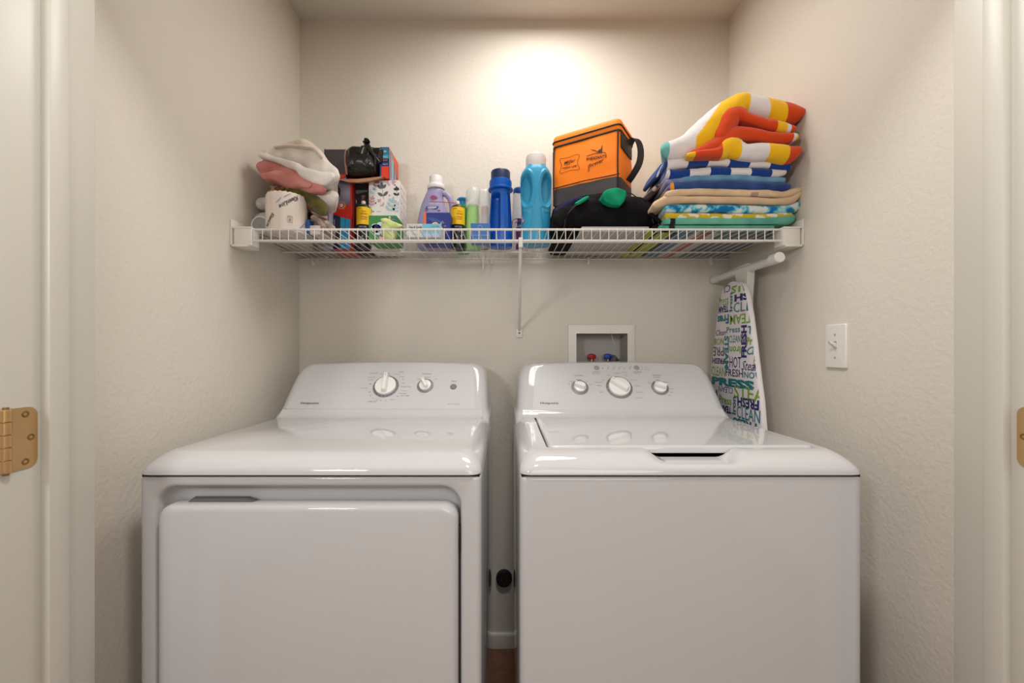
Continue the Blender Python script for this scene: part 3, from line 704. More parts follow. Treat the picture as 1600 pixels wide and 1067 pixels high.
band(m, L5((290, 455, 475), (350, 440, 474), (430, 425, 470), (490, 400, 470), (530, 345, 468), (570, 338, 465), (600, 365, 470), (640, 385, 476), (700, 378, 480), (780, 380, 478), (850, 386, 490), (900, 395, 492), (948, 405, 440), d=1.225), 1.206, 1.54, setA((335, YEL), (492, RED), (600, YEL), (756, W_), (868, YEL), (9999, RED)), n=400, ns=24, amp=.0028, xs=.3, seed=14, nsc=16, er=.8)
towel('beach_towel', m, 'orange, yellow and white striped towel loosely folded on top of the stack')

# ---- left pile -------------------------------------------------------------
def C1(cx, cy, h, d=1.30): s = K/d; return (PX(350+cx/4.85, d), PZ(190+cy/4.85, d), h/4.85/s)
def L1(*a, d=1.30): return [C1(*p, d) for p in a]
def flat(c1, c2, s=30, o=0): return lambda t, j, v: mix(c1, c2, max(0, min(1, .5+1.2*nz(v, s, o))))
LG = 'blankets and towels heaped at the left end of the shelf'
GW1, GW2 = srgb(206, 202, 194), srgb(180, 176, 168)
m = MB(); band(m, L1((183, 735, 80), (260, 700, 90), (400, 700, 95), (520, 710, 95), (600, 745, 85)), 1.325, 1.50, flat(GW1, GW2, 60), xs=-.46, seed=21, amp=.003)
band(m, L1((190, 800, 60), (300, 785, 60), (450, 785, 60), (600, 790, 55)), 1.37, 1.60, flat(GW1, GW2, 60), xs=-.46, seed=29, amp=.002, zmin=DZ)
band(m, L1((200, 600, 90), (300, 592, 95), (430, 600, 110), (520, 620, 100), (590, 640, 70)), 1.315, 1.50, flat(GW1, GW2, 60), xs=-.46, seed=22, amp=.003)
one('folded_towel', m, CLOTH, 'grey-white terry towel at the bottom of the left heap behind the paper roll', 'towel', LG)
cb = lambda t, j, v: srgb(176, 140, 110) if nz(v, 90, 2) > .25 else srgb(86, 78, 42) if nz(v, 60) > .05 else srgb(132, 78, 52)
m = MB(); band(m, L1((280, 500, 90), (360, 480, 110), (450, 500, 120), (560, 560, 110), (680, 620, 90), (750, 680, 40)), 1.325, 1.60, cb, xs=-.46, seed=23, amp=.004, n=140, ns=14)
one('printed_blanket', m, FLEECE, 'brown and dark green patterned blanket in the left heap below the pink one', 'blanket', LG)
m = MB(); band(m, L1((480, 500, 20), (530, 515, 45), (590, 540, 70), (660, 575, 90), (720, 630, 110), (752, 690, 50)), 1.305, 1.42, flat(srgb(104, 98, 40), srgb(78, 74, 32), 40), xs=-.46, seed=24, amp=.003)
one('olive_blanket', m, FLEECE, 'olive green fleece fold slanting down in the left heap', 'blanket', LG)
m = MB(); band(m, L1((560, 480, 60), (640, 520, 60), (700, 555, 90), (770, 555, 120), (820, 540, 110), (852, 535, 60)), 1.320, 1.40, flat(srgb(226, 218, 210), srgb(206, 196, 190), 40), xs=-.46, seed=25, amp=.003, er=.9)
one('white_blanket', m, FLEECE, 'small white fleece roll sticking out right of the olive fold', 'blanket', LG)
cb = lambda t, j, v: srgb(112, 76, 74) if math.sin(v.x*160+v.z*500) > .3 else srgb(196, 172, 158)
m = MB(); band(m, L1((620, 640, 40), (690, 670, 40), (750, 705, 35)), 1.330, 1.55, cb, xs=-.46, seed=26, amp=.002)
band(m, L1((560, 770, 90), (640, 745, 110), (700, 750, 110), (770, 780, 80), (805, 815, 30)), 1.335, 1.55, flat(srgb(190, 172, 160), srgb(150, 132, 122), 50), xs=-.46, seed=27, amp=.005, nsc=40)
band(m, L1((640, 700, 40), (700, 740, 40), (740, 790, 36), (752, 820, 20)), 1.312, 1.50, flat(srgb(176, 158, 146), srgb(140, 122, 112), 50), xs=-.46, seed=28, amp=.003, nsc=40)
one('crumpled_cloth', m, FLEECE, 'crumpled taupe cloth on the shelf right behind the paper roll', 'cloth', LG)
PK1, PK2 = srgb(214, 142, 134), srgb(188, 112, 106)
m = MB(); band(m, L1((243, 335, 60), (300, 345, 120), (380, 350, 120), (460, 380, 125), (560, 430, 130), (660, 480, 100), (740, 510, 60), (785, 512, 20)), 1.292, 1.58, flat(PK1, PK2, 30), xs=-.46, seed=31, amp=.004, n=120, er=.9)
band(m, L1((300, 425, 40), (360, 415, 60), (440, 420, 100), (530, 450, 100), (620, 480, 60), (680, 500, 30)), 1.282, 1.50, flat(PK1, PK2, 30), xs=-.46, seed=32, amp=.004, er=.9)
one('pink_blanket', m, FLEECE, 'dusty pink plush blanket folded in the left heap', 'blanket', LG)
IV1, IV2 = srgb(232, 224, 216), srgb(212, 202, 192)
m = MB(); band(m, L1((276, 245, 40), (330, 235, 110), (430, 225, 150), (540, 240, 190), (640, 270, 200), (740, 340, 190), (820, 400, 170), (872, 430, 70)), 1.298, 1.58, flat(IV1, IV2, 30), xs=-.46, seed=33, amp=.005, n=140, ns=16, er=.8)
band(m, L1((280, 265, 30), (380, 290, 40), (480, 320, 50), (570, 355, 60), (640, 400, 90), (730, 430, 110), (800, 435, 110), (865, 420, 60)), 1.280, 1.52, flat(srgb(240, 234, 228), srgb(220, 212, 206), 30), xs=-.46, seed=34, amp=.004, n=120, er=.9)
one('ivory_blanket', m, FLEECE, 'ivory white fleece blanket draped on top of the left heap', 'blanket', LG)
m = MB(); band(m, L1((300, 262, 12), (400, 215, 90), (500, 175, 130), (580, 150, 90), (640, 185, 100), (700, 240, 110), (760, 300, 60), (785, 350, 14)), 1.306, 1.56, flat(srgb(222, 208, 194), srgb(204, 188, 172), 24), xs=-.46, seed=35, amp=.004, n=120, ns=14, er=.8)
band(m, L1((390, 205, 12), (480, 185, 14), (570, 195, 16), (680, 205, 14), (760, 280, 12)), 1.285, 1.40, flat(srgb(222, 208, 194), srgb(204, 188, 172), 24), xs=-.46, seed=36, amp=.003)
one('sheer_cloth', m, mat('sheer_cloth', (1, 1, 1, 1), .5, attr=True, bump=.2, bscale=90, sheen=.3), 'thin beige wrapper crumpled over the crest of the left heap', 'cloth', LG)
# blue and white sliver of packaging behind the roll
m = MB().box(PX(478.5, 1.31), PX(484, 1.31), 1.31, 1.42, DZ, PZ(343, 1.31), .001, col=srgb(34, 84, 150)).box(PX(484, 1.31), PX(500, 1.31), 1.311, 1.42, DZ, PZ(352, 1.31), .001, col=srgb(212, 196, 184))
one('small_packet', m, PAPER, 'narrow blue and beige packet just right of the wrapped paper roll', 'packet')

# wrapped toilet roll ---------------------------------------------------------
RXc, RYc, RR = PX(447.5, 1.315), 1.318, .0585
roll = thing('paper_roll', 'wrapped white toilet paper roll standing at the front left of the shelf', 'paper roll', (RXc, RYc, DZ))
zt = PZ(297, 1.262)+.000; rg = []
Hh = zt-DZ
for r, z, a in ((.3, 0, 0), (.90, 0, .0006), (.985, .002, .0008), (1.0, .008, .0004), (1.005, .06, .0006), (1.0, Hh*.85, .0008), (.992, Hh*.95, .001), (.965, Hh*.985, .0012), (.88, Hh*1.0, .0012), (.35, Hh, .001)):
    rg.append([(RXc+(RR*r+a*math.sin(k*2.3))*math.cos(2*PI*k/48), RYc+(RR*r+a*math.sin(k*1.7))*math.sin(2*PI*k/48), DZ+z+a*math.sin(k*3.1+z*50)) for k in range(48)])
ro = MB().loft(rg, srgb(236, 224, 214)).build('paper_wrapper', PAPER, roll, edge=50)
def cyl(a, b): th = -PI/2+a/RR+.47; R = RR+.0016; return (RXc+R*math.cos(th), RYc+R*math.sin(th), DZ+b)
tx = MB(); RK = srgb(50, 52, 66); RBl = srgb(150, 168, 206)
put_text(tx, 'KleenLine', cyl, .006, .086, .0125, RK, rot=-2.5, w=.064, bold=.02, shear=.4)
put_text(tx, 'KleenLine', cyl, -.050, .030, .012, RK, rot=-2.2, w=.045, bold=.02, shear=.4)
for k in range(5):
    stroke(tx, [(-.030-k*.001+.004*k, .080+k*.0035), (-.002+k*.003, .103+k*.002)], .0014, cyl, RBl)
    stroke(tx, [(.036+k*.003, .012+k*.002), (.052+k*.0015, .030+k*.0015)], .0014, cyl, RBl)
for q in (rect(.0015, .0023, .024, .044), rect(.0145, .0153, .024, .044), rect(.0015, .0153, .024, .0248), rect(.0015, .0153, .0432, .044), rect(.0015, .0153, .0395, .0402)): put_poly(tx, q, cyl, srgb(120, 116, 124))
put_text(tx, 'OPEN', cyl, .0084, .0417, .0022, srgb(120, 116, 124)); put_text(tx, '8', cyl, .0084, .032, .010, srgb(120, 116, 124))
tx.build('printed_wrapper_text', PRINT, ro, smooth=False)

# small round lid on edge
m = MB(); cx, cz, y0 = PX(405.5, 1.30), DZ+.027, 1.30
m.loft([ycirc(cx, cz, .0265, y0+.012), ycirc(cx, cz, .0268, y0+.001), ycirc(cx, cz, .026, y0), ycirc(cx, cz, .0235, y0), ycirc(cx, cz, .0232, y0+.003)], srgb(226, 224, 218), cap1=False)
m.loft([ycirc(cx, cz, .0232, y0+.003), ycirc(cx, cz, .0012, y0+.003)], srgb(150, 150, 148), cap0=False)
m.loft([ycirc(cx, cz, .0014, y0+.0029), ycirc(cx, cz, .0007, y0+.0025)], srgb(20, 20, 20))
one('round_tin', m, PAPER, 'small round grey tin with white rim standing on edge at far left of shelf', 'tin')

# ---- boxes -----------------------------------------------------------------
def carton(name, label, cat, x0, x1, y0, y1, z0, z1, col, side=None, group=None, r=.0012):
    t = thing(name, label, cat, ((x0+x1)/2, (y0+y1)/2, z0), group)
    b = MB().box(x0, x1, y0, y1, z0, z1, r, 1, col=col)
    o = b.build('carton', PAPER, t, smooth=False)
    return t, o
def front(y): return lambda a, b: (a, y-.0004, b)
def sideR(x): return lambda a, b: (x+.0004, a, b)

# floral tissue box
fx0, fx1, fy, fz1 = PX(576, 1.505), PX(624, 1.505), 1.505, PZ(281.5, 1.505)
t, o = carton('tissue_box', 'tall white tissue box with grey and pink leaf print behind the green one', 'tissue box', fx0, fx1, fy, 1.612, DZ, fz1, srgb(232, 226, 224))
g = MB(); F = front(fy); S = K/fy
def C2(cx, cy): return PX(500+cx/11.43, fy), PZ(270+cy/11.43, fy)
def sprig(base, tip, cols, n, L, Wd, fm=F, sp=.9):
    bx_, bz_ = base; tx_, tz_ = tip; A = math.atan2(tz_-bz_, tx_-bx_); D = math.hypot(tx_-bx_, tz_-bz_)
    stroke(g, [base, tip], .0012, fm, cols)
    for k in range(n):
        u = .25+.65*k/max(1, n-1); px_, pz_ = bx_+(tx_-bx_)*u, bz_+(tz_-bz_)*u
        for sg in (-1, 1):
            pts = [(min(max(a, fx0+.0008), fx1-.0008), min(max(b, DZ), fz1)) for a, b in leaf(px_, pz_, L*1.45*(1-.25*u), Wd*1.5, A+sg*sp)]
            put_poly(g, pts, fm, cols)
    pts = [(min(max(a, fx0+.0008), fx1-.0008), min(b, fz1)) for a, b in leaf(tx_, tz_, L*1.1, Wd*1.4, A)]; put_poly(g, pts, fm, cols)
GR = srgb(92, 98, 108); DG = srgb(58, 66, 66); PKc = srgb(206, 160, 172); LB = srgb(172, 196, 206); LB2 = srgb(190, 204, 216)
sprig(C2(1140, 470), C2(1110, 260), GR, 2, .018, .0075); sprig(C2(1380, 440), C2(1370, 300), DG, 2, .012, .006)
sprig(C2(905, 620), C2(935, 460), PKc, 3, .011, .0045); sprig(C2(1150, 610), C2(1060, 500), PKc, 2, .009, .004); sprig(C2(1160, 180), C2(1300, 165), PKc, 2, .012, .005)
sprig(C2(1220, 735), C2(1290, 510), LB, 3, .017, .0075); sprig(C2(1330, 740), C2(1400, 560), LB2, 3, .013, .006); sprig(C2(890, 380), C2(960, 300), LB2, 2, .011, .006)
sprig(C2(890, 730), C2(900, 670), DG, 2, .006, .003); sprig(C2(1000, 270), C2(1010, 180), srgb(170, 120, 122), 2, .012, .006)
sprig(C2(1060, 1200), C2(1090, 960), LB, 3, .016, .007); sprig(C2(1390, 1180), C2(1370, 900), PKc, 3, .012, .005); sprig(C2(900, 900), C2(920, 800), LB2, 2, .010, .005)
for cx, cy, c, rr in ((995, 540, DG, .0028), (1340, 220, GR, .0026), (1240, 405, PKc, .0032), (950, 690, LB, .004)):
    a, b = C2(cx, cy)
    for k in range(5): put_poly(g, ellipse(a+rr*.6*math.cos(k*1.257), b+rr*.6*math.sin(k*1.257), rr*.55, rr*.45, k*1.257, 10), lambda p, q: (p, fy-.0006, q), c)
g.build('printed_design', PRINT, o, smooth=False); g = MB(); sf = sideR(fx1)
for k in range(9):
    z = DZ+.02+k*.025; stroke(g, [(fy+.006, z+.01), (fy+.10, z-.004+.008*math.sin(k))], .0011, sf, srgb(120, 108, 104))
    put_poly(g, leaf(fy+.03+.01*math.sin(k*2), z, .012, .004, 1.0+k), sf, srgb(90, 80, 78)); stroke(g, [(fy+.06, z-.008), (fy+.075, z+.014)], .0011, sf, srgb(110, 100, 96))
put_text(g, 'tissues', F, *C2(1050, 690), .004, srgb(100, 140, 190))
g.build('printed_design', PRINT, o, smooth=False)

# green tissue box (Puffs)
px0, px1, py_ = PX(576, 1.40), PX(619.5, 1.40), 1.400; pz1 = PZ(336.5, 1.40)
t, o = carton('tissue_box', 'small green tissue box with blue cursive name and a pale green tissue pulled out', 'tissue box', px0, px1, py_, 1.496, DZ, pz1, srgb(48, 132, 54))
g = MB(); F = front(py_); F2 = lambda a, b: (a, py_-.0007, b); F3 = lambda a, b: (a, py_-.0010, b)
cxp, czp = px0+.031, DZ+.048
for a, b, r in ((-.006, -.004, .017), (.009, .004, .016), (.002, -.012, .016), (-.010, .003, .011), (.020, -.002, .012)): put_poly(g, ellipse(cxp+a, czp+b, r, r*.85), F, srgb(206, 226, 240))
put_text(g, 'Puffs', F2, cxp+.006, czp, .017, srgb(24, 48, 130), w=.040, shear=.35, bold=.008)
put_poly(g, ellipse(px0+.045, DZ+.016, .010, .012), F2, srgb(226, 180, 156)); put_poly(g, ellipse(px0+.045, DZ+.022, .009, .006), F3, srgb(120, 84, 60))
put_poly(g, rect(px1-.026, px1-.019, pz1-.020, pz1-.008), F, srgb(226, 160, 70)); put_poly(g, ellipse(px1-.0225, pz1-.006, .003, .003), F, srgb(240, 216, 190)); put_poly(g, rect(px1-.017, px1-.003, pz1-.018, pz1-.008), F, srgb(30, 80, 150))
put_text(g, 'lotion', F2, px1-.010, pz1-.013, .003, W_)
g.build('printed_design', PRINT, o, smooth=False)
# tissue lobe
def csr(t, j, v): return mix(srgb(196, 214, 130), srgb(216, 222, 160), .5+nz(v, 60))
m = MB(); a = lambda px, py, h, d=1.395: (PX(px, d), PZ(py, d), h*d/K)
band(m, [a(598, 345, 4), a(603, 347.5, 10), a(609, 350, 13), a(616, 353.5, 11), a(624, 355.5, 6), a(631, 355, 3)], 1.372, 1.396, csr, n=60, amp=.003, nsc=50)
band(m, [a(600, 352, 6), a(606, 360, 20), a(612, 368, 24), a(619, 372, 12)], 1.374, 1.397, csr, n=40, amp=.003, nsc=50)
m.build('tissue_sheet', mat('tissue_green', (1, 1, 1, 1), .9, attr=True), o)

# red baking soda box
ax0, ax1, ay = PX(515, 1.50), PX(550, 1.50), 1.500; az1 = 1.7585
t, o = carton('baking_soda_box', 'tall red and grey powder box with sun logo under the open carton', 'box', ax0, ax1, ay, 1.605, DZ, az1, srgb(200, 44, 28))
def C3(cx, cy): return PX(500+cx/11.43, ay), PZ(270+cy/11.43, ay)
g = MB(); F = front(ay); F2 = lambda a, b: (a, ay-.0007, b); F3 = lambda a, b: (a, ay-.001, b); F4 = lambda a, b: (a, ay-.0013, b)
for k in range(12):
    z0 = C3(0, 570)[1]; zz0 = z0+(az1-z0)*k/12; zz1 = z0+(az1-z0)*(k+1)/12
    put_poly(g, rect(ax0+.0005, ax1-.006, zz0, zz1), F, mix(srgb(168, 160, 176), srgb(84, 70, 100), abs(k/11-.45)*1.6))
c = C3(385, 580)
for k in range(20):
    A = k*2*PI/20; stroke(g, [(c[0]+.009*math.cos(A), c[1]+.009*math.sin(A)), (c[0]+.016*math.cos(A), c[1]+.016*math.sin(A))], .0011, F2, srgb(244, 206, 120))
put_poly(g, ellipse(*c, .0115, .0115), F2, srgb(228, 190, 170)); put_poly(g, ellipse(*c, .0098, .0098), F3, srgb(170, 50, 60)); put_poly(g, ellipse(*c, .0062, .0062), F4, srgb(232, 228, 230))
stroke(g, [(c[0]-.003, c[1]-.002), (c[0]+.003, c[1]+.003)], .0018, lambda a, b: (a, ay-.0016, b), srgb(150, 40, 60))
q0 = C3(215, 755); q1 = C3(300, 1000); put_poly(g, rect(q0[0], q1[0], DZ, q0[1]), F2, srgb(34, 36, 90)); put_text(g, 'OXIC', F3, (q0[0]+q1[0])/2, C3(0, 880)[1], .0045, W_, rot=PI/2, w=.020)
q2 = C3(365, 790); q3 = C3(545, 835)
put_poly(g, [(q1[0], DZ), (q2[0], DZ), (q2[0], q2[1]), (q1[0], q0[1])], F2, srgb(44, 54, 52)); put_poly(g, [(q2[0], DZ), (q3[0]-.0005, DZ), (q3[0]-.0005, q3[1]), (q2[0], q2[1])], F2, srgb(52, 150, 200))
put_text(g, '2', F3, q2[0]+.009, DZ+.033, .016, srgb(170, 214, 232), bold=.01); stroke(g, [(q2[0]+.017, DZ), (q2[0]+.017, q2[1]-.004)], .0016, F3, srgb(26, 96, 160))
g.build('printed_design', PRINT, o, smooth=False)
# pale box with sideways lettering
t, o = carton('detergent_box', 'pale box with large dark blue sideways letters left of the red one', 'box', PX(496, 1.47), PX(515, 1.47), 1.47, 1.58, DZ, PZ(318, 1.47), srgb(176, 174, 190))
g = MB(); put_text(g, 'chty', front(1.47), PX(509.5, 1.47), PZ(337, 1.47), .013, srgb(26, 28, 60), rot=PI/2, w=.046, bold=.03); g.build('printed_letters', PRINT, o, smooth=False)
# dark flowered box
t, o = carton('scented_spray_box', 'black box with faint flower print between the red box and the leaf-print box', 'box', PX(552.5, 1.53), PX(575.5, 1.53), 1.53, 1.61, DZ, PZ(287, 1.53), srgb(22, 20, 26))
def C4(cx, cy): return PX(500+cx/11.43, 1.53), PZ(270+cy/11.43, 1.53)
g = MB(); F = front(1.53); F2 = lambda a, b: (a, 1.5293, b)
put_poly(g, [C4(612, 310), C4(850, 310), C4(850, 335), C4(700, 370), C4(612, 380)], F, srgb(96, 104, 104)); put_poly(g, [C4(606, 460), C4(650, 480), C4(665, 520), C4(640, 560), C4(640, 640), C4(606, 640)], F, srgb(150, 150, 160))
for k in range(7):
    a, b = C4(775, 430); put_poly(g, leaf(a, b, .009, .004, k*.9), F, srgb(150, 140, 96) if k % 2 else srgb(120, 70, 84))
    a, b = C4(770, 490); put_poly(g, leaf(a, b, .007, .003, k*.9+.3), F2, srgb(130, 60, 80))
g.build('printed_design', PRINT, o, smooth=False)
m = MB().box(PX(550.3, 1.51), PX(553, 1.51), 1.51, 1.60, DZ, PZ(290, 1.51), .0005, col=srgb(120, 30, 34))
one('box_panel', m, PAPER, 'thin dark red card upright between the red box and the black flowered box', 'box')

# open carton of bin bags on top
BX0, BX1, BY0, BY1, BZ0, BZ1 = PX(507, 1.50), PX(608, 1.50), 1.497, 1.625, 1.7620, PZ(230.5, 1.50)
t = thing('bin_bag_carton', 'open cardboard carton of black bin bags lying on top of the upright boxes', 'carton', ((BX0+BX1)/2, 1.56, BZ0))
cg, co = srgb(70, 64, 68), srgb(206, 62, 38)
m = MB()
m.box(BX0, BX1, BY0+.004, BY1, BZ0, BZ0+.0015, col=co).box(BX0, BX1, BY1-.0015, BY1, BZ0, BZ1, col=CARD.node_tree.nodes['Principled BSDF'].inputs[0].default_value[:])
m.box(BX0, BX0+.0015, BY0+.004, BY1, BZ0, BZ1-.004, col=cg).box(BX1-.0015, BX1, BY0, BY1, BZ0, BZ1, col=co)
m.add([(BX0, BY0+.01, BZ1-.012), (PX(541, 1.5), BY0+.01, BZ1-.008), (BX1, BY0, BZ1), (BX1, BY1, BZ1), (BX0, BY1, BZ1)], [(0, 1, 2, 3, 4)], srgb(120, 96, 84))
fl = PX(541, 1.50)
m.box(BX0, fl, BY0, BY0+.0015, BZ0+.0, BZ1-.008, col=cg); m.box(PX(594, 1.5), BX1, BY0, BY0+.0015, BZ0, BZ1, col=srgb(30, 70, 130))
co_ = m.build('carton', PAPER, t, smooth=False)
# torn cardboard lips
m = MB()
lip = [(PX(541.5, 1.5)-.003, BZ1-.004), (PX(538.5, 1.5), BZ1-.03), (PX(539, 1.5), BZ0+.05), (PX(541, 1.5), BZ0+.016), (PX(544, 1.5), BZ0+.012), (PX(542.5, 1.5), BZ0+.05), (PX(541.5, 1.5), BZ1-.03)]
m.loft([[(x, BY0-.0015, z) for x, z in lip], [(x, BY0+.001, z) for x, z in lip]])
low = [(PX(527, 1.48), PZ(281, 1.48)), (PX(545, 1.48), PZ(285.8, 1.48)), (PX(560, 1.48), PZ(286.5, 1.48)), (PX(578, 1.48), PZ(284.5, 1.48)), (PX(597, 1.48), PZ(279.5, 1.48)), (PX(600, 1.48), PZ(276.5, 1.48)), (PX(580, 1.48), PZ(279, 1.48)), (PX(560, 1.48), PZ(281, 1.48)), (PX(540, 1.48), PZ(281.5, 1.48))]
m.loft([[(x, 1.472, z) for x, z in low], [(x, BY0, z+.006) for x, z in low]])
m.build('torn_cardboard_edge', CARD, co_, smooth=False)
g = MB(); F = front(BY0); F2 = lambda a, b: (a, BY0-.0008, b)
def C6(cx, cy, d=BY0): return PX(500+cx/5.617, d), PZ(210+cy/5.617, d)
put_poly(g, [C6(165, 400), C6(232, 400), C6(225, 345), C6(205, 355), C6(190, 345)], F, srgb(214, 54, 30)); put_poly(g, [C6(208, 372), C6(236, 372), C6(236, 400), C6(208, 400)], F2, srgb(30, 40, 130)); 
put_text(g, 'SW', lambda a, b: (a, BY0-.0012, b), *C6(221, 386), .0045, W_, rot=PI)
X0, X1 = C6(540, 0)[0], BX1-.0005
for (ya, yb_, c) in ((120, 180, srgb(34, 118, 150)), (180, 212, srgb(70, 150, 180)), (212, 242, srgb(26, 24, 40)), (242, 280, srgb(28, 44, 120)), (280, 400, srgb(226, 60, 30))):
    put_poly(g, rect(X0, X1, max(C6(0, yb_)[1], BZ0), min(C6(0, ya)[1], BZ1)), F, c)
for s_, cy, h, c in (('40', 150, .0070, W_), ('LARGE', 197, .0035, W_), ('BLACK', 227, .0035, srgb(240, 190, 130)), ('ULTRA', 262, .0042, W_)): put_text(g, s_, F2, (X0+X1)/2, C6(0, cy)[1], h, c, rot=PI)
g.build('printed_design', PRINT, co_, smooth=False); g = MB(); sf = sideR(BX1)
put_poly(g, rect(BY0+.004, BY1-.03, BZ0+.002, BZ1-.006), sf, srgb(140, 170, 186))
for k in range(7):
    c = (srgb(70, 70, 76), srgb(214, 90, 60), srgb(90, 170, 196), srgb(214, 216, 220))[k % 4]; y0 = BY0+.006+k*.013
    put_poly(g, [(y0, BZ0+.004+.006*(k % 2)), (y0+.006, BZ0+.004), (y0+.012, BZ1-.01), (y0+.006, BZ1-.01)], lambda a, b: (BX1+.0008, a, b), c)
put_poly(g, [(BY0+.03, BZ1-.001), (BY1, BZ1-.001), (BY1, BZ0+.03)], lambda a, b: (BX1+.0011, a, b), srgb(216, 90, 60))
g.build('printed_design', PRINT, co_, smooth=False)
# bag roll coming out of the carton
def blob(c, rx, ry, rz, seed, amp=.18, sub=5, squash=None):
    bm = bmesh.new(); bmesh.ops.create_icosphere(bm, subdivisions=sub, radius=1)
    for v in bm.verts:
        n = noise.noise(v.co*1.6+Vector((seed, 0, 0)))*1.0+abs(noise.noise(v.co*4+Vector((0, seed, 0))))*.5
        p = v.co*(1+amp*n); v.co = Vector((c[0]+p.x*rx, c[1]+p.y*ry, c[2]+p.z*rz))
        if squash: v.co = squash(v.co)
    return bm
def sq(v):
    if v.z < BZ0+.006: v.z = BZ0+.006+(BZ0+.006-v.z)*.05
    if v.x > PX(597, v.y if v.y > 1 else 1): pass
    return v
m = MB()
def crush(c, rx, ry, rz, seed, sub=6):
    bm = bmesh.new(); bmesh.ops.create_icosphere(bm, subdivisions=sub, radius=1)
    for v in bm.verts:
        p = v.co.copy(); q = Vector((math.copysign(abs(p.x)**.5, p.x)*.93, p.y, math.copysign(abs(p.z)**.6, p.z)*.96))
        rd = 1-abs(noise.noise(p*1.9+Vector((seed, 0, 0))))*2; rd2 = 1-abs(noise.noise(p*4.5+Vector((0, seed, 2))))*2
        q *= 1+.09*rd+.018*rd2+.12*noise.noise(p*1.1+Vector((seed, 3, 0)))
        w_ = Vector((c[0]+q.x*rx, c[1]+q.y*ry, c[2]+q.z*rz))
        if w_.z < BZ0+.005: w_.z = BZ0+.005
        lo, hi = PX(542, w_.y), PX(595, w_.y)
        if w_.y > 1.49: w_.x = min(max(w_.x, BX0+.004), BX1-.006)
        v.co = w_
    return bm
m.bm(crush((PX(566, 1.49), 1.510, 1.820), .056, .050, .055, 2.2))
m.bm(crush((PX(588, 1.50), 1.520, 1.838), .030, .035, .036, 7.2, 5))
m.tube([(PX(566, 1.47), 1.475, 1.835), (PX(569.5, 1.46), 1.466, 1.858), (PX(571.5, 1.46), 1.462, 1.872), (PX(572.5, 1.46), 1.466, 1.880), (PX(573.5, 1.46), 1.470, 1.884)], .012, 14, radii=[.018, .014, .0125, .0115, .006])
for k in range(6):
    m.tube([(PX(573, 1.46), 1.465, 1.872-k*.002), (PX(577+k*1.5, 1.46), 1.462, 1.858-k*.006), (PX(581+k*2.2, 1.46), 1.466, 1.838-k*.006)], .004, 7, radii=[.006, .005, .003])
one('bin_bag_roll', m, BAGP, 'crumpled black bin bag bulging out of the open carton', 'bin bag')
m = MB(); m.bm(blob((PX(523, 1.49), 1.472, PZ(300, 1.49)), .024, .018, .034, 9.3, .2, 4))
one('bin_bag_fold', m, BAGP, 'dark bin bag lump drooping in front of the red box beside the ivory blanket', 'bin bag')

# light blue dryer sheet box & blue box
t, o = carton('dryer_sheet_box', 'flat light blue and white dryer sheet box in front of the lavender bottle', 'box', PX(635, 1.345), PX(688.5, 1.345), 1.345, 1.42, DZ, PZ(349.5, 1.345), srgb(206, 208, 206))
g = MB(); F = front(1.345); F2 = lambda a, b: (a, 1.3443, b); X0, X1, Z1 = PX(635, 1.345), PX(688.5, 1.345), PZ(349.5, 1.345); Xm = PX(660, 1.345)
put_poly(g, rect(Xm, X1-.0005, DZ+.0125, Z1-.0005), F, srgb(122, 190, 218)); put_poly(g, rect(Xm, X1-.0005, DZ, DZ+.0125), F, srgb(176, 196, 226))
put_text(g, 'Free & Gentle', F2, PX(649, 1.345), Z1-.011, .0085, srgb(30, 30, 34), w=.042, shear=.4, bold=.01); put_text(g, 'dryer sheets', F2, PX(680, 1.345), Z1-.0085, .0055, srgb(20, 140, 176), w=.024, bold=.02)
put_text(g, '120 sheets', F2, PX(648, 1.345), DZ+.010, .003, srgb(120, 124, 130))
g.build('printed_design', PRINT, o, smooth=False)
t, o = carton('blue_box', 'dark blue box with orange left edge in front of the lavender bottle', 'box', PX(662, 1.43), PX(703.5, 1.43), 1.43, 1.485, DZ, PZ(332, 1.43), srgb(24, 44, 130))
g = MB(); F = front(1.43); F2 = lambda a, b: (a, 1.4293, b); X0, X1, Z1 = PX(662, 1.43), PX(703.5, 1.43), PZ(332, 1.43)
put_poly(g, rect(X0+.0003, PX(666, 1.43), DZ, Z1-.0005), F, srgb(232, 104, 26))
for k in range(5): stroke(g, [(X0+.012+k*.004, Z1-.018-k*.003), (X0+.04+k*.008, Z1-.020-k*.004)], .0012, F, srgb(74, 110, 190))
put_poly(g, ellipse(PX(680, 1.43), PZ(351.5, 1.43), .0115, .0095), F, srgb(244, 214, 120)); put_poly(g, ellipse(PX(680, 1.43), PZ(352, 1.43), .0090, .0068), F2, srgb(226, 124, 40))
for k in range(10): put_poly(g, leaf(PX(692+3*math.sin(k*2.2), 1.43), PZ(350+4*math.cos(k*3), 1.43), .008, .004, k), F2, (srgb(120, 130, 160), srgb(60, 60, 110), srgb(180, 190, 200))[k % 3])
g.build('printed_design', PRINT, o, smooth=False)

# ---- bottles ---------------------------------------------------------------
def sect(cx, cy, rx, ry, z, n=64, e=2.4):
    out = []
    for k in range(n):
        a = 2*PI*k/n; c, s = math.cos(a), math.sin(a)
        out.append(Vector((cx+rx*math.copysign(abs(c)**(2/e), c), cy+ry*math.copysign(abs(s)**(2/e), s), z)))
    return out
def lathe_prof(cx, cy, prof, n=32, ridge=0, ridn=0):
    return [[(cx+(r+(ridge if (k % 2 and ridn) else 0))*math.cos(2*PI*k/n), cy+(r+(ridge if (k % 2 and ridn) else 0))*math.sin(2*PI*k/n), z) for k in range(n)] for r, z in prof]
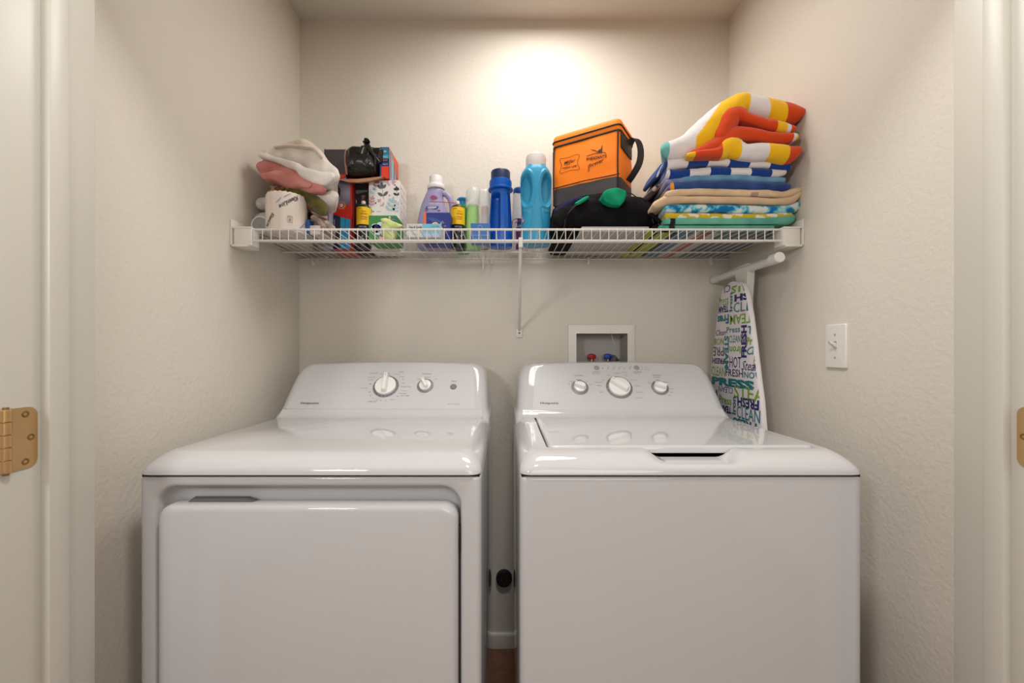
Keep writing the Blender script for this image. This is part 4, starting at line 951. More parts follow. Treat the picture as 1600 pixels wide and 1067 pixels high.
# lavender detergent
d = 1.56; by = 1.560; yfB = 1.52
t = thing('detergent_bottle', 'lavender laundry detergent bottle with white cap and built-in handle', 'bottle', (PX(676, d), by, DZ))
LAV = mat('lavender_plastic', srgb(154, 148, 184), .3, trans=0., spec=.5)
zb = lambda py, dd=1.53: PZ(py, dd)
prof = [(654, 702, 387.5), (651, 705, 383), (650, 705.5, 370), (650, 704, 352), (651.5, 702, 340), (654, 699, 328), (657.5, 694, 316), (661.5, 691.5, 306), (664.5, 692, 299), (666.5, 692.5, 294), (668, 691.5, 291)]
P_ = crom([(PX(a, 1.54), PX(b, 1.54), max(DZ, zb(c))) for a, b, c in prof], 40); rg = []
for i, (a, b, z) in enumerate(P_):
    z = max(z, DZ); k = i/40; rg.append(sect((a+b)/2, by, (b-a)/2, .040*(1-.45*k**2.5), z, e=2.6-.5*k))
bb = MB().loft(rg).build('bottle_body', LAV, t)
hp = [(690, 297), (697, 300), (702, 306), (705, 315), (706, 325), (704.5, 336), (700, 345)]
MB().tube([(PX(a, 1.54), by-.004, zb(b)) for a, b in hp], .010, 14, radii=[.010, .011, .011, .0105, .010, .011, .014]).build('handle', LAV, t)
ccx = PX(680, 1.54); z0 = zb(291.5)
MB().loft(lathe_prof(ccx, by, [(.031, z0), (.0325, z0+.003), (.0325, z0+.010), (.030, z0+.016), (.024, z0+.020)], 40)).loft(lathe_prof(ccx, by, [(.0232, z0+.018), (.0232, z0+.045), (.0215, z0+.0475), (.017, z0+.0485)], 56, .0008, 1)).build('cap', mat('cap_white', srgb(226, 222, 222), .4), t)
def on_body(a, b, o=.0022):
    # front surface of the lofted body at height b
    zz = min(P_, key=lambda q: abs(q[2]-b)); cxx = (zz[0]+zz[1])/2; rx = (zz[1]-zz[0])/2; k = P_.index(zz)/40; ry = .040*(1-.45*k**2.5); e_ = 2.6-.5*k
    u = min(.999, abs((a-cxx)/rx)); return (a, by-ry*(1-u**e_)**(1/e_)-o, b)
g = MB()
for k in range(7): A = k*.9; put_poly(g, leaf(PX(678, 1.53), zb(312), .017, .005, .5+k*.35), on_body, srgb(150, 66, 110))
put_text(g, 'FRESH', on_body, PX(678, 1.53), zb(319.5), .006, srgb(214, 206, 226), w=.030)
put_poly(g, [(PX(664.5, 1.53), zb(327.8)), (PX(683, 1.53), zb(327.8)), (PX(686, 1.53), zb(323)), (PX(667, 1.53), zb(323))], on_body, srgb(44, 74, 150)); put_text(g, 'OxiClean', lambda a, b: on_body(a, b, .003), PX(675.5, 1.53), zb(325.4), .005, srgb(240, 240, 244), w=.032, bold=.02)
put_poly(g, rect(PX(665, 1.53), PX(688, 1.53), zb(330.5), zb(328.6)), on_body, srgb(150, 56, 96))
g.build('printed_label', PRINT, bb, smooth=False)

# spray cans
def spray(cx_px, label, straw=False):
    cyy = 1.498; cx_ = PX(cx_px, cyy-.01); R = .0247
    t = thing('spray_can', label, 'spray can', (cx_, cyy, DZ), 'yellow and black spray lubricant cans')
    zt_ = PZ(322, cyy-.02); zy = PZ(350.5, cyy-.02)
    MB().loft(lathe_prof(cx_, cyy, [(.0225, DZ), (R, DZ+.002), (R, zt_-.002), (R-.0012, zt_+.001), (R-.003, zt_+.0035)], 40)).build('can_body', mat('can_black', srgb(26, 26, 28), .35), t)
    MB().loft(lathe_prof(cx_, cyy, [(R+.0004, zy), (R+.0004, zt_-.003)], 40), cap0=False, cap1=False).build('yellow_label', mat('can_yellow', srgb(238, 196, 20), .4), t)
    MB().loft(lathe_prof(cx_, cyy, [(R-.003, zt_+.0032), (.015, zt_+.009), (.011, zt_+.011), (.010, zt_+.012)], 32)).build('dome', mat('can_green', srgb(84, 92, 60), .4, metal=.3), t)
    nz_ = MB().loft(lathe_prof(cx_-.001, cyy, [(.0075, zt_+.010), (.0075, zt_+.021), (.006, zt_+.024), (.005, zt_+.0245)], 20)).build('nozzle', mat('nozzle_white', srgb(224, 212, 200), .4), t)
    f = lambda a, b, o=.0011: (cx_+(R+o)*math.sin((a)/R), cyy-(R+o)*math.cos(a/R), b)
    g = MB(); R_ = srgb(196, 66, 20)
    put_text(g, 'BLASTER', f, -.008, zt_-.009, .0035, srgb(60, 60, 30), w=.016, bold=.02)
    for s_, dz, w_ in (('Spray', .019, .015), ('Lubricant', .027, .022), ('Lubricante', .038, .022), ('a presion', .046, .022)): put_text(g, s_, f, .008, zt_-dz, .0052, R_, w=w_, bold=.03)
    for k in range(46):
        a = random.uniform(-.026, .026); b = DZ+.010+random.random()*(zy-DZ-.026); put_poly(g, ellipse(a, b, random.uniform(.0012, .0034), random.uniform(.0008, .002), random.random()*3, 7), f, (srgb(180, 180, 200), srgb(120, 120, 140), srgb(206, 200, 206))[k % 3])
    put_text(g, 'DRY LUBE', f, .004, zy-.009, .005, srgb(190, 190, 195), w=.026)
    g.build('printed_design', PRINT, t, smooth=False)
    if straw:
        MB().tube([(PX(672, 1.475), cyy-.020, zt_+.0165), (cx_+.002, cyy-.004, zt_+.016)], .0012, 8).build('red_straw', mat('straw_red', srgb(190, 24, 40), .35), nz_)
spray(567, 'yellow and black spray can half hidden behind the green tissue box')
spray(715, 'yellow and black spray can with a red straw beside the lavender bottle', True)

# green bottle with blue flip top
t = thing('dish_soap_bottle', 'bright green bottle with blue flip cap behind the spray can with the straw', 'bottle', (PX(724, 1.57), 1.575, DZ))
gx = PX(723.5, 1.57)
MB().loft([sect(gx, 1.575, a, b, z) for a, b, z in ((.022, .018, DZ), (.025, .021, DZ+.004), (.026, .022, DZ+.06), (.024, .021, DZ+.12), (.019, .018, DZ+.155), (.014, .013, PZ(318.5, 1.56)))]).build('bottle_body', mat('green_plastic', srgb(36, 152, 70), .25, spec=.6), t)
z0 = PZ(318.5, 1.56); MB().loft(lathe_prof(gx-.002, 1.575, [(.0145, z0-.001), (.0145, z0+.012), (.019, z0+.016), (.021, z0+.021), (.016, z0+.026)], 28)).box(gx-.022, gx-.004, 1.560, 1.585, z0+.014, z0+.020, .002).build('flip_cap', mat('cap_blue', srgb(40, 130, 180), .35), t)
# light green bottle with clear cap
t = thing('softener_bottle', 'pale lime green bottle with tall clear cap behind the blue card', 'bottle', (PX(739, 1.50), 1.53, DZ))
lx = PX(741, 1.52)
MB().loft([sect(lx-.006, 1.53, a, b, z, e=2.3) for a, b, z in ((.024, .022, DZ), (.029, .025, DZ+.005), (.029, .026, DZ+.05), (.026, .024, DZ+.10), (.024, .022, DZ+.125), (.022, .021, DZ+.150), (.019, .018, DZ+.165))]).build('bottle_body', mat('lime_plastic', srgb(156, 200, 130), .3, spec=.5), t)
CLR = mat('clear_plastic', srgb(226, 228, 224), .15, spec=.7, alpha=.42)
MB().loft(lathe_prof(lx-.005, 1.53, [(.023, DZ+.155), (.0265, DZ+.16), (.0275, DZ+.19), (.0255, DZ+.215), (.017, DZ+.2275), (.008, DZ+.229)], 36), cap0=False).build('clear_cap', CLR, t)
# pink trigger bottle in clear bag
t = thing('clear_bag_item', 'clear plastic pouch holding a pink-topped tube right of the lime bottle', 'pouch', (PX(757, 1.50), 1.50, DZ))
px_ = PX(757.5, 1.50)
MB().loft([sect(px_, 1.505, a, b, z, e=2.2) for a, b, z in ((.012, .012, DZ), (.0135, .013, DZ+.005), (.0135, .013, DZ+.105), (.010, .010, DZ+.125))]).build('tube', mat('tube_grey', srgb(190, 184, 176), .4), t)
MB().loft(lathe_prof(px_-.001, 1.505, [(.0105, DZ+.118), (.0125, DZ+.122), (.0120, DZ+.150), (.008, DZ+.153)], 24)).build('pink_top', mat('pink_plastic', srgb(206, 132, 138), .4), t)
m = MB(); rgs = []
for z, a, b in ((0, .020, .018), (.02, .0225, .02), (.08, .0215, .02), (.13, .0235, .021), (.17, .022, .02), (.20, .020, .017), (.212, .019, .010)):
    rr = sect(px_-.001, 1.503, a, b, DZ+z, 40, 2.3); rgs.append([v+noise.noise_vector(v*60)*.0035*(z > .01) for v in rr])
m.loft(rgs, cap1=False).build('clear_pouch', CLR, t)
# blue card box
t, o = carton('blue_card_box', 'medium blue card box in front of the lime bottle', 'box', PX(735.5, 1.41), PX(766, 1.41), 1.41, 1.45, DZ, PZ(348.5, 1.41), srgb(62, 110, 178))
g = MB(); F = front(1.41); c = (PX(750, 1.41), PZ(355, 1.41))
for r in (.0085, .006): 
    e_ = ellipse(*c, r, r*.9, 0, 24); stroke(g, e_+[e_[0]], .0007, F, srgb(150, 184, 222))
put_poly(g, rect(PX(736, 1.41), PX(765.5, 1.41), DZ+.024, DZ+.0255), F, srgb(140, 176, 214)); put_text(g, 'fresh linen', F, c[0], DZ+.012, .006, srgb(150, 184, 222), w=.036)
g.build('printed_design', PRINT, o, smooth=False)

# dark blue bottle
t = thing('softener_bottle', 'royal blue bottle with navy cap and slim front handle, seen edge-on', 'bottle', (PX(782, 1.47), 1.47, DZ))
cxb, cyb = PX(782, 1.46), 1.485; ZZ = lambda py: PZ(py, 1.45)
pf = [(.036, .030, DZ), (.0405, .036, DZ+.006), (.0405, .038, DZ+.05), (.0395, .038, ZZ(345)), (.037, .037, ZZ(325)), (.0345, .036, ZZ(305)), (.0335, .034, ZZ(295)), (.0325, .0325, ZZ(289))]
PP = crom(pf, 70); rg = []
for rx, ry, z in PP:
    rr = []
    for v in sect(cxb, cyb, rx, ry, max(z, DZ), 96, 2.5):
        if v.y < cyb:
            u = (v.x-cxb)/rx; zz = (v.z-ZZ(340))/(ZZ(300)-ZZ(340))
            # hand recess left of the slim handle
            mk = sstep(-.55, -.3, zz)*(1-sstep(.85, 1.05, zz))
            side = sstep(-.98, -.70, u)*(1-sstep(-.20, .0, u))+.5*sstep(.62, .8, u)*(1-sstep(.9, 1.0, u))
            v.y += .030*mk*side
        rr.append(v)
    rg.append(rr)
BLU = mat('blue_plastic', srgb(12, 84, 176), .25, spec=.5)
MB().loft(rg).build('bottle_body', BLU, t)
z0 = ZZ(291)
MB().loft(lathe_prof(cxb, cyb, [(.0355, z0-.006), (.0435, z0-.003), (.0435, z0+.002), (.039, z0+.006), (.040, z0+.022), (.0385, z0+.030), (.030, z0+.036)], 48)).build('collar', BLU, t)
z1 = ZZ(277); MB().loft(lathe_prof(cxb+.0, cyb, [(.0335, z1-.004), (.0335, z1+.030), (.0318, z1+.0335), (.022, z1+.034)], 80, .0005, 1)).build('cap', mat('cap_navy', srgb(28, 48, 82), .35), t)
# white bottle with blue flip cap
t = thing('cleaner_bottle', 'white cleaner bottle with small blue cap between the two blue bottles', 'bottle', (PX(809, 1.57), 1.57, DZ))
wx = PX(812, 1.57)
MB().loft([sect(wx, 1.57, a, b, z) for a, b, z in ((.026, .024, DZ), (.030, .027, DZ+.005), (.030, .027, DZ+.10), (.028, .025, DZ+.13), (.024, .022, PZ(301, 1.55)))]).build('bottle_body', mat('bottle_white', srgb(222, 218, 216), .35), t)
z0 = PZ(300.5, 1.55); MB().loft(lathe_prof(wx, 1.57, [(.0235, z0-.003), (.0245, z0), (.0245, z0+.016), (.020, z0+.021), (.010, z0+.022)], 32)).build('cap', mat('cap_blue2', srgb(24, 82, 160), .35), t)
g = MB(); f = lambda a, b, o=.0012: (wx+(.030+o)*math.sin(a/.030), 1.57-(.027+o)*math.cos(a/.030), b)
put_poly(g, [(-.036+k*.004, PZ(358, 1.55)) for k in range(14)]+[(.016-k*.004, PZ(344-2*math.sin(k/13*3.14), 1.55)) for k in range(14)], f, srgb(28, 40, 120))
f2 = lambda a, b: f(a, b, .0016); stroke(g, [(-.026, PZ(354, 1.55)), (-.016, PZ(348, 1.55)), (-.004, PZ(346, 1.55)), (.010, PZ(345, 1.55))], .003, f2, srgb(214, 40, 50)); put_text(g, 'CLO', f2, -.008, PZ(354, 1.55), .009, W_, bold=.02)
put_poly(g, [(-.034+k*.004, DZ+.008) for k in range(12)]+[(.010-k*.004, PZ(362, 1.55)) for k in range(12)], f, srgb(120, 40, 100)); put_text(g, 'Splash', f2, -.012, DZ+.030, .006, srgb(226, 200, 220))
g.build('printed_label', PRINT, t, smooth=False)
# turquoise bottle
t = thing('detergent_bottle', 'tall turquoise detergent bottle with white cap and two oval side grips', 'bottle', (PX(839, 1.42), 1.44, DZ))
cxb, cyb = PX(838.5, 1.42), 1.455; ZT = lambda py: PZ(py, 1.41)
pf = [(.046, .038, DZ), (.0515, .043, DZ+.006), (.0525, .044, DZ+.03), (.0515, .044, ZT(345)), (.0505, .043, ZT(325)), (.052, .043, ZT(305)), (.0535, .043, ZT(285)), (.053, .042, ZT(270)), (.047, .039, ZT(261)), (.038, .035, ZT(255)), (.033, .032, ZT(251.5))]
PP = crom(pf, 130); rg = []
for rx, ry, z in PP:
    rr = []
    for v in sect(cxb, cyb, rx, ry, max(z, DZ), 160, 2.3):
        if v.y < cyb:
            zc_, zr = ZT(294), (ZT(264)-ZT(324))/2
            for s_ in (-1, 1):
                q = math.hypot((v.x-(cxb+s_*.0345))/.0225, (v.z-zc_)/zr)
                v.y += .024*(1-sstep(.60, .95, q))
                q2 = math.hypot((v.x-(cxb+s_*.0340))/.0285, (v.z-zc_+.004)/(zr*1.12)); v.y -= .0022*math.exp(-((q2-.98)/.07)**2)
            # centre spine flare line
            u = abs(v.x-cxb); wd_ = .012+.018*sstep(ZT(320), ZT(350), v.z) if v.z > ZT(320) else .012+.016*(1-sstep(ZT(385), ZT(318), v.z))
            if v.z < ZT(322): v.y += .0022*sstep(wd_-.001, wd_+.003, u)
        rr.append(v)
    rg.append(rr)
TQ = mat('turquoise_plastic', srgb(50, 150, 190), .3, spec=.5)
bo = MB().loft(rg).build('bottle_body', TQ, t, edge=60)
z0 = ZT(254.5); MB().loft(lathe_prof(cxb, cyb, [(.0335, z0-.004), (.0345, z0), (.0345, z0+.030), (.0325, z0+.040), (.024, z0+.044), (.022, z0+.048), (.012, z0+.050)], 72, .0004, 1)).build('cap', mat('cap_pearl', srgb(214, 208, 204), .35), t)
g = MB(); f = lambda a, b: (cxb-.049+a*.55, cyb-.0225-a*.55, b)
for k in range(5): put_poly(g, leaf(0.002, PZ(346-k*2, 1.41), .012, .004, .3+k*.5), f, (srgb(210, 40, 120), srgb(230, 226, 240))[k % 2])
g.build('printed_label', PRINT, bo, smooth=False)

# ---- grey flat container, black bag, cooler ---------------------------------
m = MB().box(PX(909, 1.28), PX(1016, 1.28), 1.285, 1.60, DZ, PZ(353.5, 1.285), .004, 2)
one('storage_lid', m, mat('grey_plastic', srgb(170, 164, 164), .5, bump=.2, bscale=50), 'flat light grey box lying on the shelf beneath the black bag', 'box')
BK1 = srgb(20, 18, 22)
def C7(cx, cy, h, d=1.32): return (PX(820+cx/4.267, d), PZ(160+cy/4.267, d), h/4.267*d/K)
bt = thing('black_bag', 'soft black cloth bag with emerald green lining slumped under the orange cooler', 'bag', (.29, 1.42, DZ))
def cbk(t, j, v): return mix(srgb(22, 20, 24), srgb(12, 11, 13), .5+nz(v, 30))
m = MB()
band(m, [C7(*p) for p in ((195, 815, 60), (250, 770, 140), (340, 735, 200), (430, 730, 220), (520, 755, 190), (620, 745, 230), (700, 730, 250), (780, 738, 240), (840, 775, 165), (875, 815, 60))], 1.315, 1.50, cbk, n=160, ns=22, amp=.006, seed=41, nsc=14, er=.7, ry=.55)
band(m, [C7(*p, 1.37) for p in ((190, 745, 60), (300, 705, 120), (420, 680, 150), (560, 660, 140), (700, 690, 130), (780, 720, 80))], 1.36, 1.60, cbk, n=100, ns=14, amp=.004, seed=42, nsc=14, er=.7)
band(m, [C7(x, y, h, 1.50) for x, y, h in ((170, 830, 90), (260, 790, 170), (400, 760, 220), (560, 760, 220), (720, 780, 180))], 1.48, 1.62, cbk, n=80, amp=.004, seed=43, zmin=DZ+.0)
bd = m.build('bag_body', mat('black_fabric', (1, 1, 1, 1), .8, attr=True, bump=.3, bscale=500, spec=.12), bt)
# body that sags to the shelf at the left, visible through the wires
m = MB(); band(m, [(PX(868, 1.36), DZ+.022, .044), (PX(880, 1.36), DZ+.022, .044), (PX(904, 1.36), DZ+.020, .040)], 1.33, 1.60, cbk, n=30, amp=.001, zmin=DZ)
m.build('lower_fold', MATS['black_fabric'], bt); m = MB()
band(m, [(PX(1019, 1.30), DZ+.016, .032), (PX(1027, 1.30), DZ+.014, .028), (PX(1034, 1.30), DZ+.011, .022)], 1.29, 1.58, cbk, n=30, amp=.001, zmin=DZ)
m.build('lower_fold', MATS['black_fabric'], bt)
GRN = srgb(28, 158, 116)
m = MB(); band(m, [C7(*p, 1.31) for p in ((512, 648, 40), (545, 640, 90), (590, 638, 112), (635, 645, 105), (662, 655, 90))], 1.292, 1.40, lambda t, j, v: mix(GRN, srgb(16, 128, 92), .5+nz(v, 40)), n=60, amp=.0015, seed=44, nsc=20, er=.45, ry=.2)
band(m, [C7(*p, 1.33) for p in ((330, 688, 14), (360, 674, 22), (400, 650, 22), (420, 640, 10))], 1.312, 1.37, lambda t, j, v: GRN, n=30, amp=.001)
m.build('green_lining', MATS['black_fabric'], bt)
m = MB(); band(m, [C7(*p, 1.34) for p in ((195, 735, 24), (240, 715, 50), (300, 680, 50), (360, 655, 36), (390, 650, 14))], 1.325, 1.42, lambda t, j, v: srgb(38, 38, 74), n=50, amp=.003, seed=45, nsc=40)
m.build('navy_pocket', MATS['black_fabric'], bt)
def strip(path, w, th, mb, col=BK1):
    pts = [Vector(p) for p in path]; rg = []
    for i, p in enumerate(pts):
        t_ = (pts[min(i+1, len(pts)-1)]-pts[max(i-1, 0)]).normalized(); s_ = t_.cross(Vector((0, -1, 0))).normalized(); n_ = t_.cross(s_).normalized()
        rg.append([p+s_*w/2+n_*th/2, p-s_*w/2+n_*th/2, p-s_*w/2-n_*th/2, p+s_*w/2-n_*th/2])
    mb.loft(rg, col)
m = MB(); pp = crom([(*C7(835, 735, 0, 1.29)[:2], 1), (*C7(872, 765, 0, 1.285)[:2], 1), (*C7(910, 800, 0, 1.275)[:2], 1), (*C7(945, 825, 0, 1.262)[:2], 1), (*C7(950, 848, 0, 1.256)[:2], 1), (*C7(915, 842, 0, 1.258)[:2], 1), (*C7(875, 832, 0, 1.262)[:2], 1)], 40)
strip([(a, 1.295-.03*min(1, i/25), b) for i, (a, b, _) in enumerate(pp)], .011, .003, m)
m.build('strap', MATS['black_fabric'], bt)
m = MB(); pp = [C7(*q, 0, 1.305)[:2] for q in ((265, 835), (272, 780), (290, 735), (330, 690), (375, 668))]; m.tube([(a, 1.312, b) for a, b in pp], .0014, 6)
pp = [C7(*q, 0, 1.305)[:2] for q in ((662, 590), (720, 600), (790, 650), (840, 720), (868, 800))]; m.tube([(a, 1.316, b) for a, b in pp], .0016, 6)
m.build('piping', mat('piping_black', srgb(34, 32, 36), .5), bt)

# cooler bag: local frame, front face is y=0, x from 0 to W, yaw about z
CW, CD_, CH = .241, .150, .209; yaw = -math.radians(32.6)
ORG = srgb(250, 130, 28); BLK = srgb(38, 35, 38); LOW = srgb(74, 70, 71)
cb_ = thing('cooler_bag', 'orange and black insulated cooler bag with printed emblems and zip lid', 'cooler bag', (.169, 1.510, 1.667), rz=yaw)
m = MB()
def bag_ring(z, ins=0, n=14):
    out = []
    for x, y in rrect(ins, CW-ins, ins, CD_-ins, .016, 5, 24):
        s_ = math.sin(PI*max(0, min(1, z/CH))); bul = .006*s_
        cxx, cyy = CW/2, CD_/2; u = (x-cxx)/(CW/2); v = (y-cyy)/(CD_/2)
        out.append(Vector((x+bul*.5*u*(1-v*v), y+bul*v*(1-u*u), z))+noise.noise_vector(Vector((x, y, z))*18)*.0025)
    return out
rg = [bag_ring(z) for z in [CH*k/22 for k in range(23)]]
def cc(i, j): return LOW if i < 7 else ORG
m.loft([bag_ring(0, .006)]+rg, cols=lambda i, j: cc(i, j)); body = m.build('bag_body', NYLON, cb_, local=True, edge=60)
m = MB()
def lid_ring(z, ins, slope=0):
    return [Vector((x, y, z+.0*y)) for x, y in rrect(ins, CW-ins, ins, CD_-ins, .018, 5, 24)]
m.loft([lid_ring(CH-.001, .002), lid_ring(CH+.004, -.003), lid_ring(CH+.030, -.003), lid_ring(CH+.038, .0), lid_ring(CH+.043, .012), lid_ring(CH+.045, .04)], ORG)
m.build('zip_lid', NYLON, cb_, local=True, edge=50)
m = MB()
def loop(z, ins, r, col=BLK):
    ring = rrect(ins, CW-ins, ins, CD_-ins, .018, 5, 24); pts = [Vector((x, y, z)) for x, y in ring]; pts.append(pts[0]); m.tube(pts, r, 6, col)
loop(CH-.001, -.002, .0032); loop(CH+.017, -.004, .0030)
for x_, y_ in ((.004, .0), (CW-.004, -.002)): m.tube([(x_, y_, .0), (x_, y_-.004, CH*.5), (x_, y_, CH)], .0026, 6, BLK)
m.tube([(.0, -.0012, CH*7/23), (CW*.5, -.0085, CH*7/23), (CW, -.001, CH*7/23)], .0016, 6, BLK)
m.build('piping', mat('bag_trim', srgb(26, 23, 25), .6), cb_, local=True)
m = MB()  # webbing on the right side + shoulder strap
m.box(CW+.001, CW+.005, .012, .125, CH-.055, CH-.006, .001, col=BLK)
m.build('webbing', MATS['bag_trim'], cb_, local=True); m = MB(); m.box(-.006, .002, .01, .04, CH-.09, CH-.01, .001, col=BLK)
strap = [(CW+.004, .10, CH-.012), (CW+.018, .095, CH+.004), (CW+.036, .09, CH-.012), (CW+.046, .085, CH-.05), (CW+.042, .082, CH-.09), (CW+.022, .08, CH-.125), (CW+.006, .08, CH-.145)]
sp_ = crom(strap, 30); rgs = []
for i, p in enumerate(sp_):
    q = Vector(p); a = Vector(sp_[max(i-1, 0)]); b = Vector(sp_[min(i+1, 30)]); t_ = (b-a).normalized(); s_ = Vector((.62, .78, 0)); n_ = t_.cross(s_).normalized(); s_ = n_.cross(t_).normalized()
    rgs.append([q+s_*.012+n_*.0015, q-s_*.012+n_*.0015, q-s_*.012-n_*.0015, q+s_*.012-n_*.0015])
m.build('webbing', MATS['bag_trim'], cb_, local=True); m = MB(); m.loft(rgs, BLK); m.build('shoulder_strap', MATS['bag_trim'], cb_, local=True)
# prints on the front
g = MB(); INKB = srgb(52, 22, 14)
def bf(a, b):
    u = (a-CW/2)/(CW/2); bul = .006*math.sin(PI*max(0, min(1, b/CH)))
    return (a, -bul*(1-u*u)-.0022+noise.noise_vector(Vector((a, 0, b))*18).y*.0025, b)
def q7(cx, cy):   # crop of the emblem area -> local a, b  (left edge 150, right edge 1410)
    u = (cx-150)/1260.; pxx = 850+cx/12.31; pyy = 220+cy/12.31; dd = (.169*0+1.51)-(.13)*u
    # solve along the face
    for _ in range(6):
        X = (pxx-VX)/K*dd; s = (X-.169)/math.cos(abs(yaw)); dd = 1.51-s*math.sin(abs(yaw))
    return s, EYE-(pyy-VY)/K*dd-1.667
def poly7(L): return [q7(*p) for p in L]
em = [(310, 375), (330, 350), (400, 348), (500, 325), (600, 285), (670, 272), (698, 290), (690, 325), (665, 370), (655, 420), (665, 470), (695, 520), (700, 555), (680, 572), (600, 575), (500, 585), (420, 610), (350, 636), (320, 632), (312, 600), (335, 550), (350, 500), (345, 450), (320, 410), (310, 375)]
stroke(g, poly7(em), .0014, bf, INKB)
A = .06
def t7(s_, x0, y0, x1, y1, h, **k):
    a0, b0 = q7(x0, y0); a1, b1 = q7(x1, y1); put_text(g, s_, bf, (a0+a1)/2, (b0+b1)/2, h, INKB, rot=math.atan2(b1-b0, a1-a0), w=math.hypot(a1-a0, b1-b0), **k)
t7('HIGH LIFE', 370, 540, 645, 492, .0062, bold=.03); t7('Miller', 392, 440, 618, 376, .0115, bold=.008, shear=.4)
stroke(g, poly7([(425, 490), (520, 448)]), .0012, bf, INKB)
t7('PHEASANTS', 838, 370, 1215, 305, .0105, bold=.02); t7('forever', 870, 500, 1160, 375, .0125, bold=.012, shear=.5)
stroke(g, poly7([(835, 310), (900, 290), (1000, 262), (1100, 240), (1170, 235), (1205, 255)]), .0022, bf, INKB)
stroke(g, poly7([(840, 325), (835, 385)]), .001, bf, INKB); stroke(g, poly7([(1195, 270), (1215, 300)]), .001, bf, INKB); stroke(g, poly7([(872, 470), (862, 600), (882, 600), (890, 520)]), .0012, bf, INKB)
for L in ([(890, 175), (1000, 195), (1050, 225), (1100, 235), (1040, 235), (1000, 215), (930, 195)], [(1040, 225), (1070, 190), (1110, 165), (1125, 100), (1135, 95), (1132, 180), (1125, 235), (1075, 238)]): put_poly(g, poly7(L), bf, INKB)
g.build('printed_emblems', PRINT, cb_, local=True, smooth=False)

# ================================================================= IRONING BOARD
XB = .790
ib = thing('ironing_board', 'ironing board with word-printed cover stood on end between washer and right wall', 'ironing board', (.81, 1.46, 0))
yc_ = 1.462
def half(z):
    pts = [(0.02, .165), (.30, .178), (.60, .182), (.92, .182), (1.0, .168), (1.07, .151), (1.18, .128), (1.27, .106), (1.33, .088), (1.36, .074), (1.375, .060), (1.385, .040), (1.390, .012)]
    for (a, b), (c, d_) in zip(pts[:-1], pts[1:]):
        if z <= c: return b+(d_-b)*(z-a)/(c-a)
    return .01
zs = [.02, .05, .15, .3, .45, .6, .75, .9, 1.0, 1.07, 1.13, 1.18, 1.23, 1.27, 1.30, 1.33, 1.35, 1.365, 1.375, 1.382, 1.387, 1.390]
yc = lambda z: yc_-.004*max(0, (z-1.0)*3)
rg = []
for z in zs:
    h = half(z); th = .014 if z < 1.38 else .010; n = 40; rr = []
    for k in range(n):
        a = 2*PI*k/n; c, s = math.cos(a), math.sin(a); rr.append((XB+th*math.copysign(abs(c)**.55, c), yc(z)+h*math.copysign(abs(s)**.35, s), z))
    rg.append(rr)
m = MB().loft(rg, srgb(226, 218, 222)); cv = m.build('board_cover', mat('cover_cotton', (1, 1, 1, 1), .8, attr=True, bump=.15, bscale=300), ib)
g = MB(); XF = XB-.0148
TE = srgb(16, 118, 130); NV = srgb(34, 34, 104); GN = srgb(122, 166, 44); PU = srgb(70, 58, 110); BL = srgb(28, 60, 140)
def word(s_, l, r, t_, b_, col, rot=0, **k):
    # rectangle given in crop coordinates, converted to true positions on the board plane
    def yy(c): return XF*K/((1080+c/3.443)-VX)
    yl, yr_ = yy(l), yy(r); ym = (yl+yr_)/2
    zt_, zb_ = PZ(370+t_/3.443, ym), PZ(370+b_/3.443, ym); wd_, ht = yl-yr_, zt_-zb_
    vs, fs, asp = text_geo(s_, k.get('bold', 0.), k.get('shear', 0.)); out = []
    for x, y in vs:
        if rot == 180: x, y = 1-x, 1-y
        elif rot == 90: x, y = 1-y, x
        elif rot == 270: x, y = y, 1-x
        Y = yl-x*wd_; Z = zb_+y*ht; h = half(Z)*.985; dy = Y-yc(Z)
        if abs(dy) > h: Y = yc(Z)+math.copysign(h, dy)
        e_ = abs(Y-yc(Z))/half(Z); bend = XB-.014*(max(0, 1-e_**5.7))**.19-.0008
        out.append((bend, Y, Z))
    g.add(out, fs, col)
Bd = dict(bold=.035)
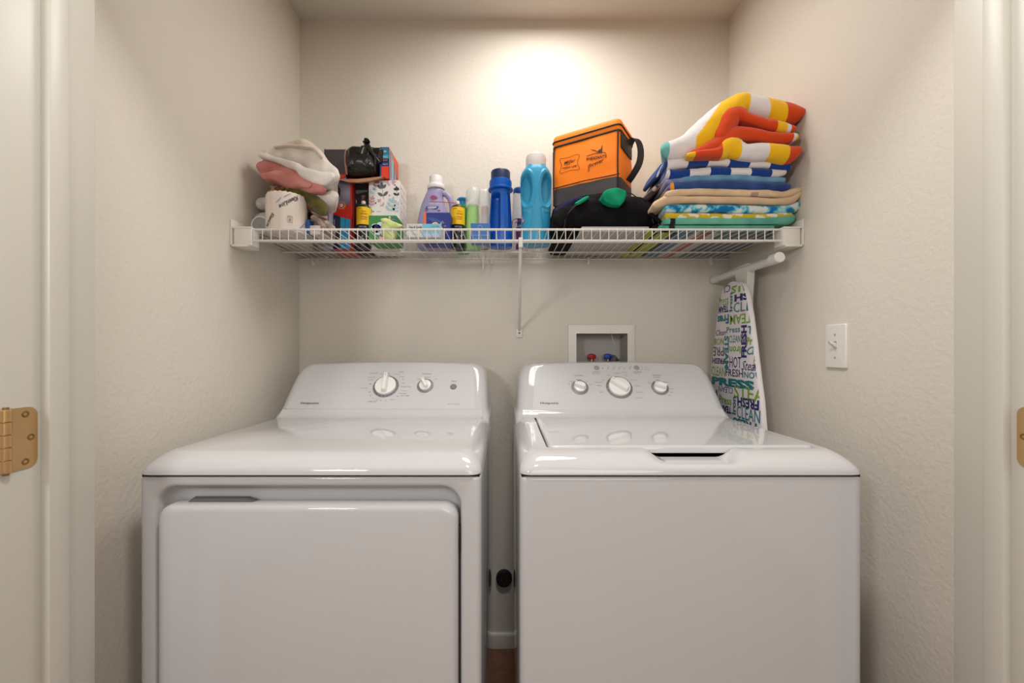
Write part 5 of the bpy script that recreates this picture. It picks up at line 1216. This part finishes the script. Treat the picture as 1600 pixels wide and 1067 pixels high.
for a in (('CL', 165, 210, 262, 300, PU, 180), ('STE', 215, 305, 255, 297, GN, 0, Bd), ('Press', 146, 200, 318, 370, GN, 0), ('Iron', 205, 222, 300, 402, TE, 90, Bd), ('SH', 232, 308, 303, 343, NV, 180, dict(bold=.05)), ('CLE', 228, 314, 348, 402, TE, 0),
          ('TEAM', 146, 200, 372, 408, NV, 180, Bd), ('Fres', 140, 202, 420, 470, TE, 180, Bd), ('TEAM', 208, 322, 415, 468, GN, 180, dict(bold=.01)), ('Clean', 132, 186, 500, 530, PU, 0, dict(shear=.4)), ('Press', 190, 262, 482, 515, TE, 0, dict(bold=.01)),
          ('FRESH', 268, 297, 475, 650, NV, 90, dict(bold=.05)), ('TE', 302, 332, 478, 522, TE, 0, Bd), ('IRON', 120, 175, 545, 582, GN, 0, dict(bold=.01)), ('STEAM', 178, 202, 532, 708, TE, 270, dict(bold=.04)), ('CLEAN', 204, 264, 530, 568, TE, 0),
          ('Iron', 206, 264, 588, 628, GN, 180, dict(bold=.015)), ('Pres', 298, 346, 538, 580, GN, 0, dict(bold=.02)), ('PRE', 116, 175, 592, 640, PU, 180), ('Cle', 298, 356, 590, 634, TE, 0, dict(shear=.5, bold=.01)), ('FRESH', 112, 178, 652, 683, NV, 180, dict(bold=.03)),
          ('HOT', 206, 268, 645, 705, NV, 0), ('Steam', 270, 368, 668, 720, NV, 0, dict(shear=.5)), ('CLEAN', 108, 182, 698, 748, GN, 0), ('FRESH', 185, 278, 712, 752, NV, 0, dict(bold=.01)), ('NOW', 284, 376, 728, 764, TE, 0, dict(bold=.01)),
          ('PRESS', 110, 336, 762, 808, TE, 0, dict(bold=.06)), ('Cl', 350, 384, 765, 810, NV, 0, dict(shear=.5)), ('CLEAN', 148, 224, 806, 838, NV, 180), ('STEA', 230, 386, 808, 878, GN, 0, dict(bold=.01)), ('Press', 150, 216, 856, 900, GN, 0, dict(bold=.02)), ('Iron', 219, 240, 858, 955, TE, 90, Bd),
          ('FRESH', 248, 358, 868, 922, NV, 180, Bd), ('TEAM', 158, 216, 908, 945, NV, 180, Bd), ('CLEAN', 245, 364, 920, 988, TE, 0), ('IRON', 378, 406, 885, 1020, BL, 90, dict(bold=.06)), ('ER', 330, 352, 640, 690, GN, 0), ('PRESS', 225, 350, 985, 1030, TE, 180, Bd), ('M', 118, 140, 820, 880, TE, 0, Bd)):
    word(*a[:7], **(a[7] if len(a) > 7 else {}))
g.build('printed_words', PRINT, cv, smooth=False)
FM = mat('leg_enamel', srgb(220, 218, 210), .35)
fo = MB().tube([(.812, 1.255, 1.4265), (.805, 1.615, 1.427)], .0135, 24)
ft = fo.build('foot_tube', FM, ib)
for y0, y1 in ((1.238, 1.275), (1.602, 1.637)):
    MB().loft([[(.8055+r*math.cos(2*PI*k/24), y, 1.4268+r*math.sin(2*PI*k/24)) for k in range(24)] for r, y in (((.0135, y0), (.0158, y0+.003), (.0158, y1)) if y0 < 1.4 else ((.0150, y0), (.0150, y1-.003), (.0125, y1)))]).build('foot_cap', mat('rubber_white', srgb(228, 226, 222), .5), ft)
m = MB(); pr = [(1.478, 1.437), (1.452, 1.441), (1.395, 1.441), (1.398, 1.40), (1.402, 1.36), (1.42, 1.30), (1.438, 1.30), (1.452, 1.372), (1.470, 1.405)]
m.loft([[(.800, y, z) for y, z in pr], [(.824, y, z) for y, z in pr]]); m.build('leg_bracket', FM, ib, edge=30)
m = MB().tube([(.824, 1.418, 1.42), (.826, 1.455, .92), (.826, 1.46, .5), (.826, 1.46, .12)], .010, 12).tube([(.828, 1.46, 1.41), (.840, 1.53, .92), (.840, 1.54, .4), (.84, 1.54, .1)], .009, 12); m.build('folded_leg', FM, ib)
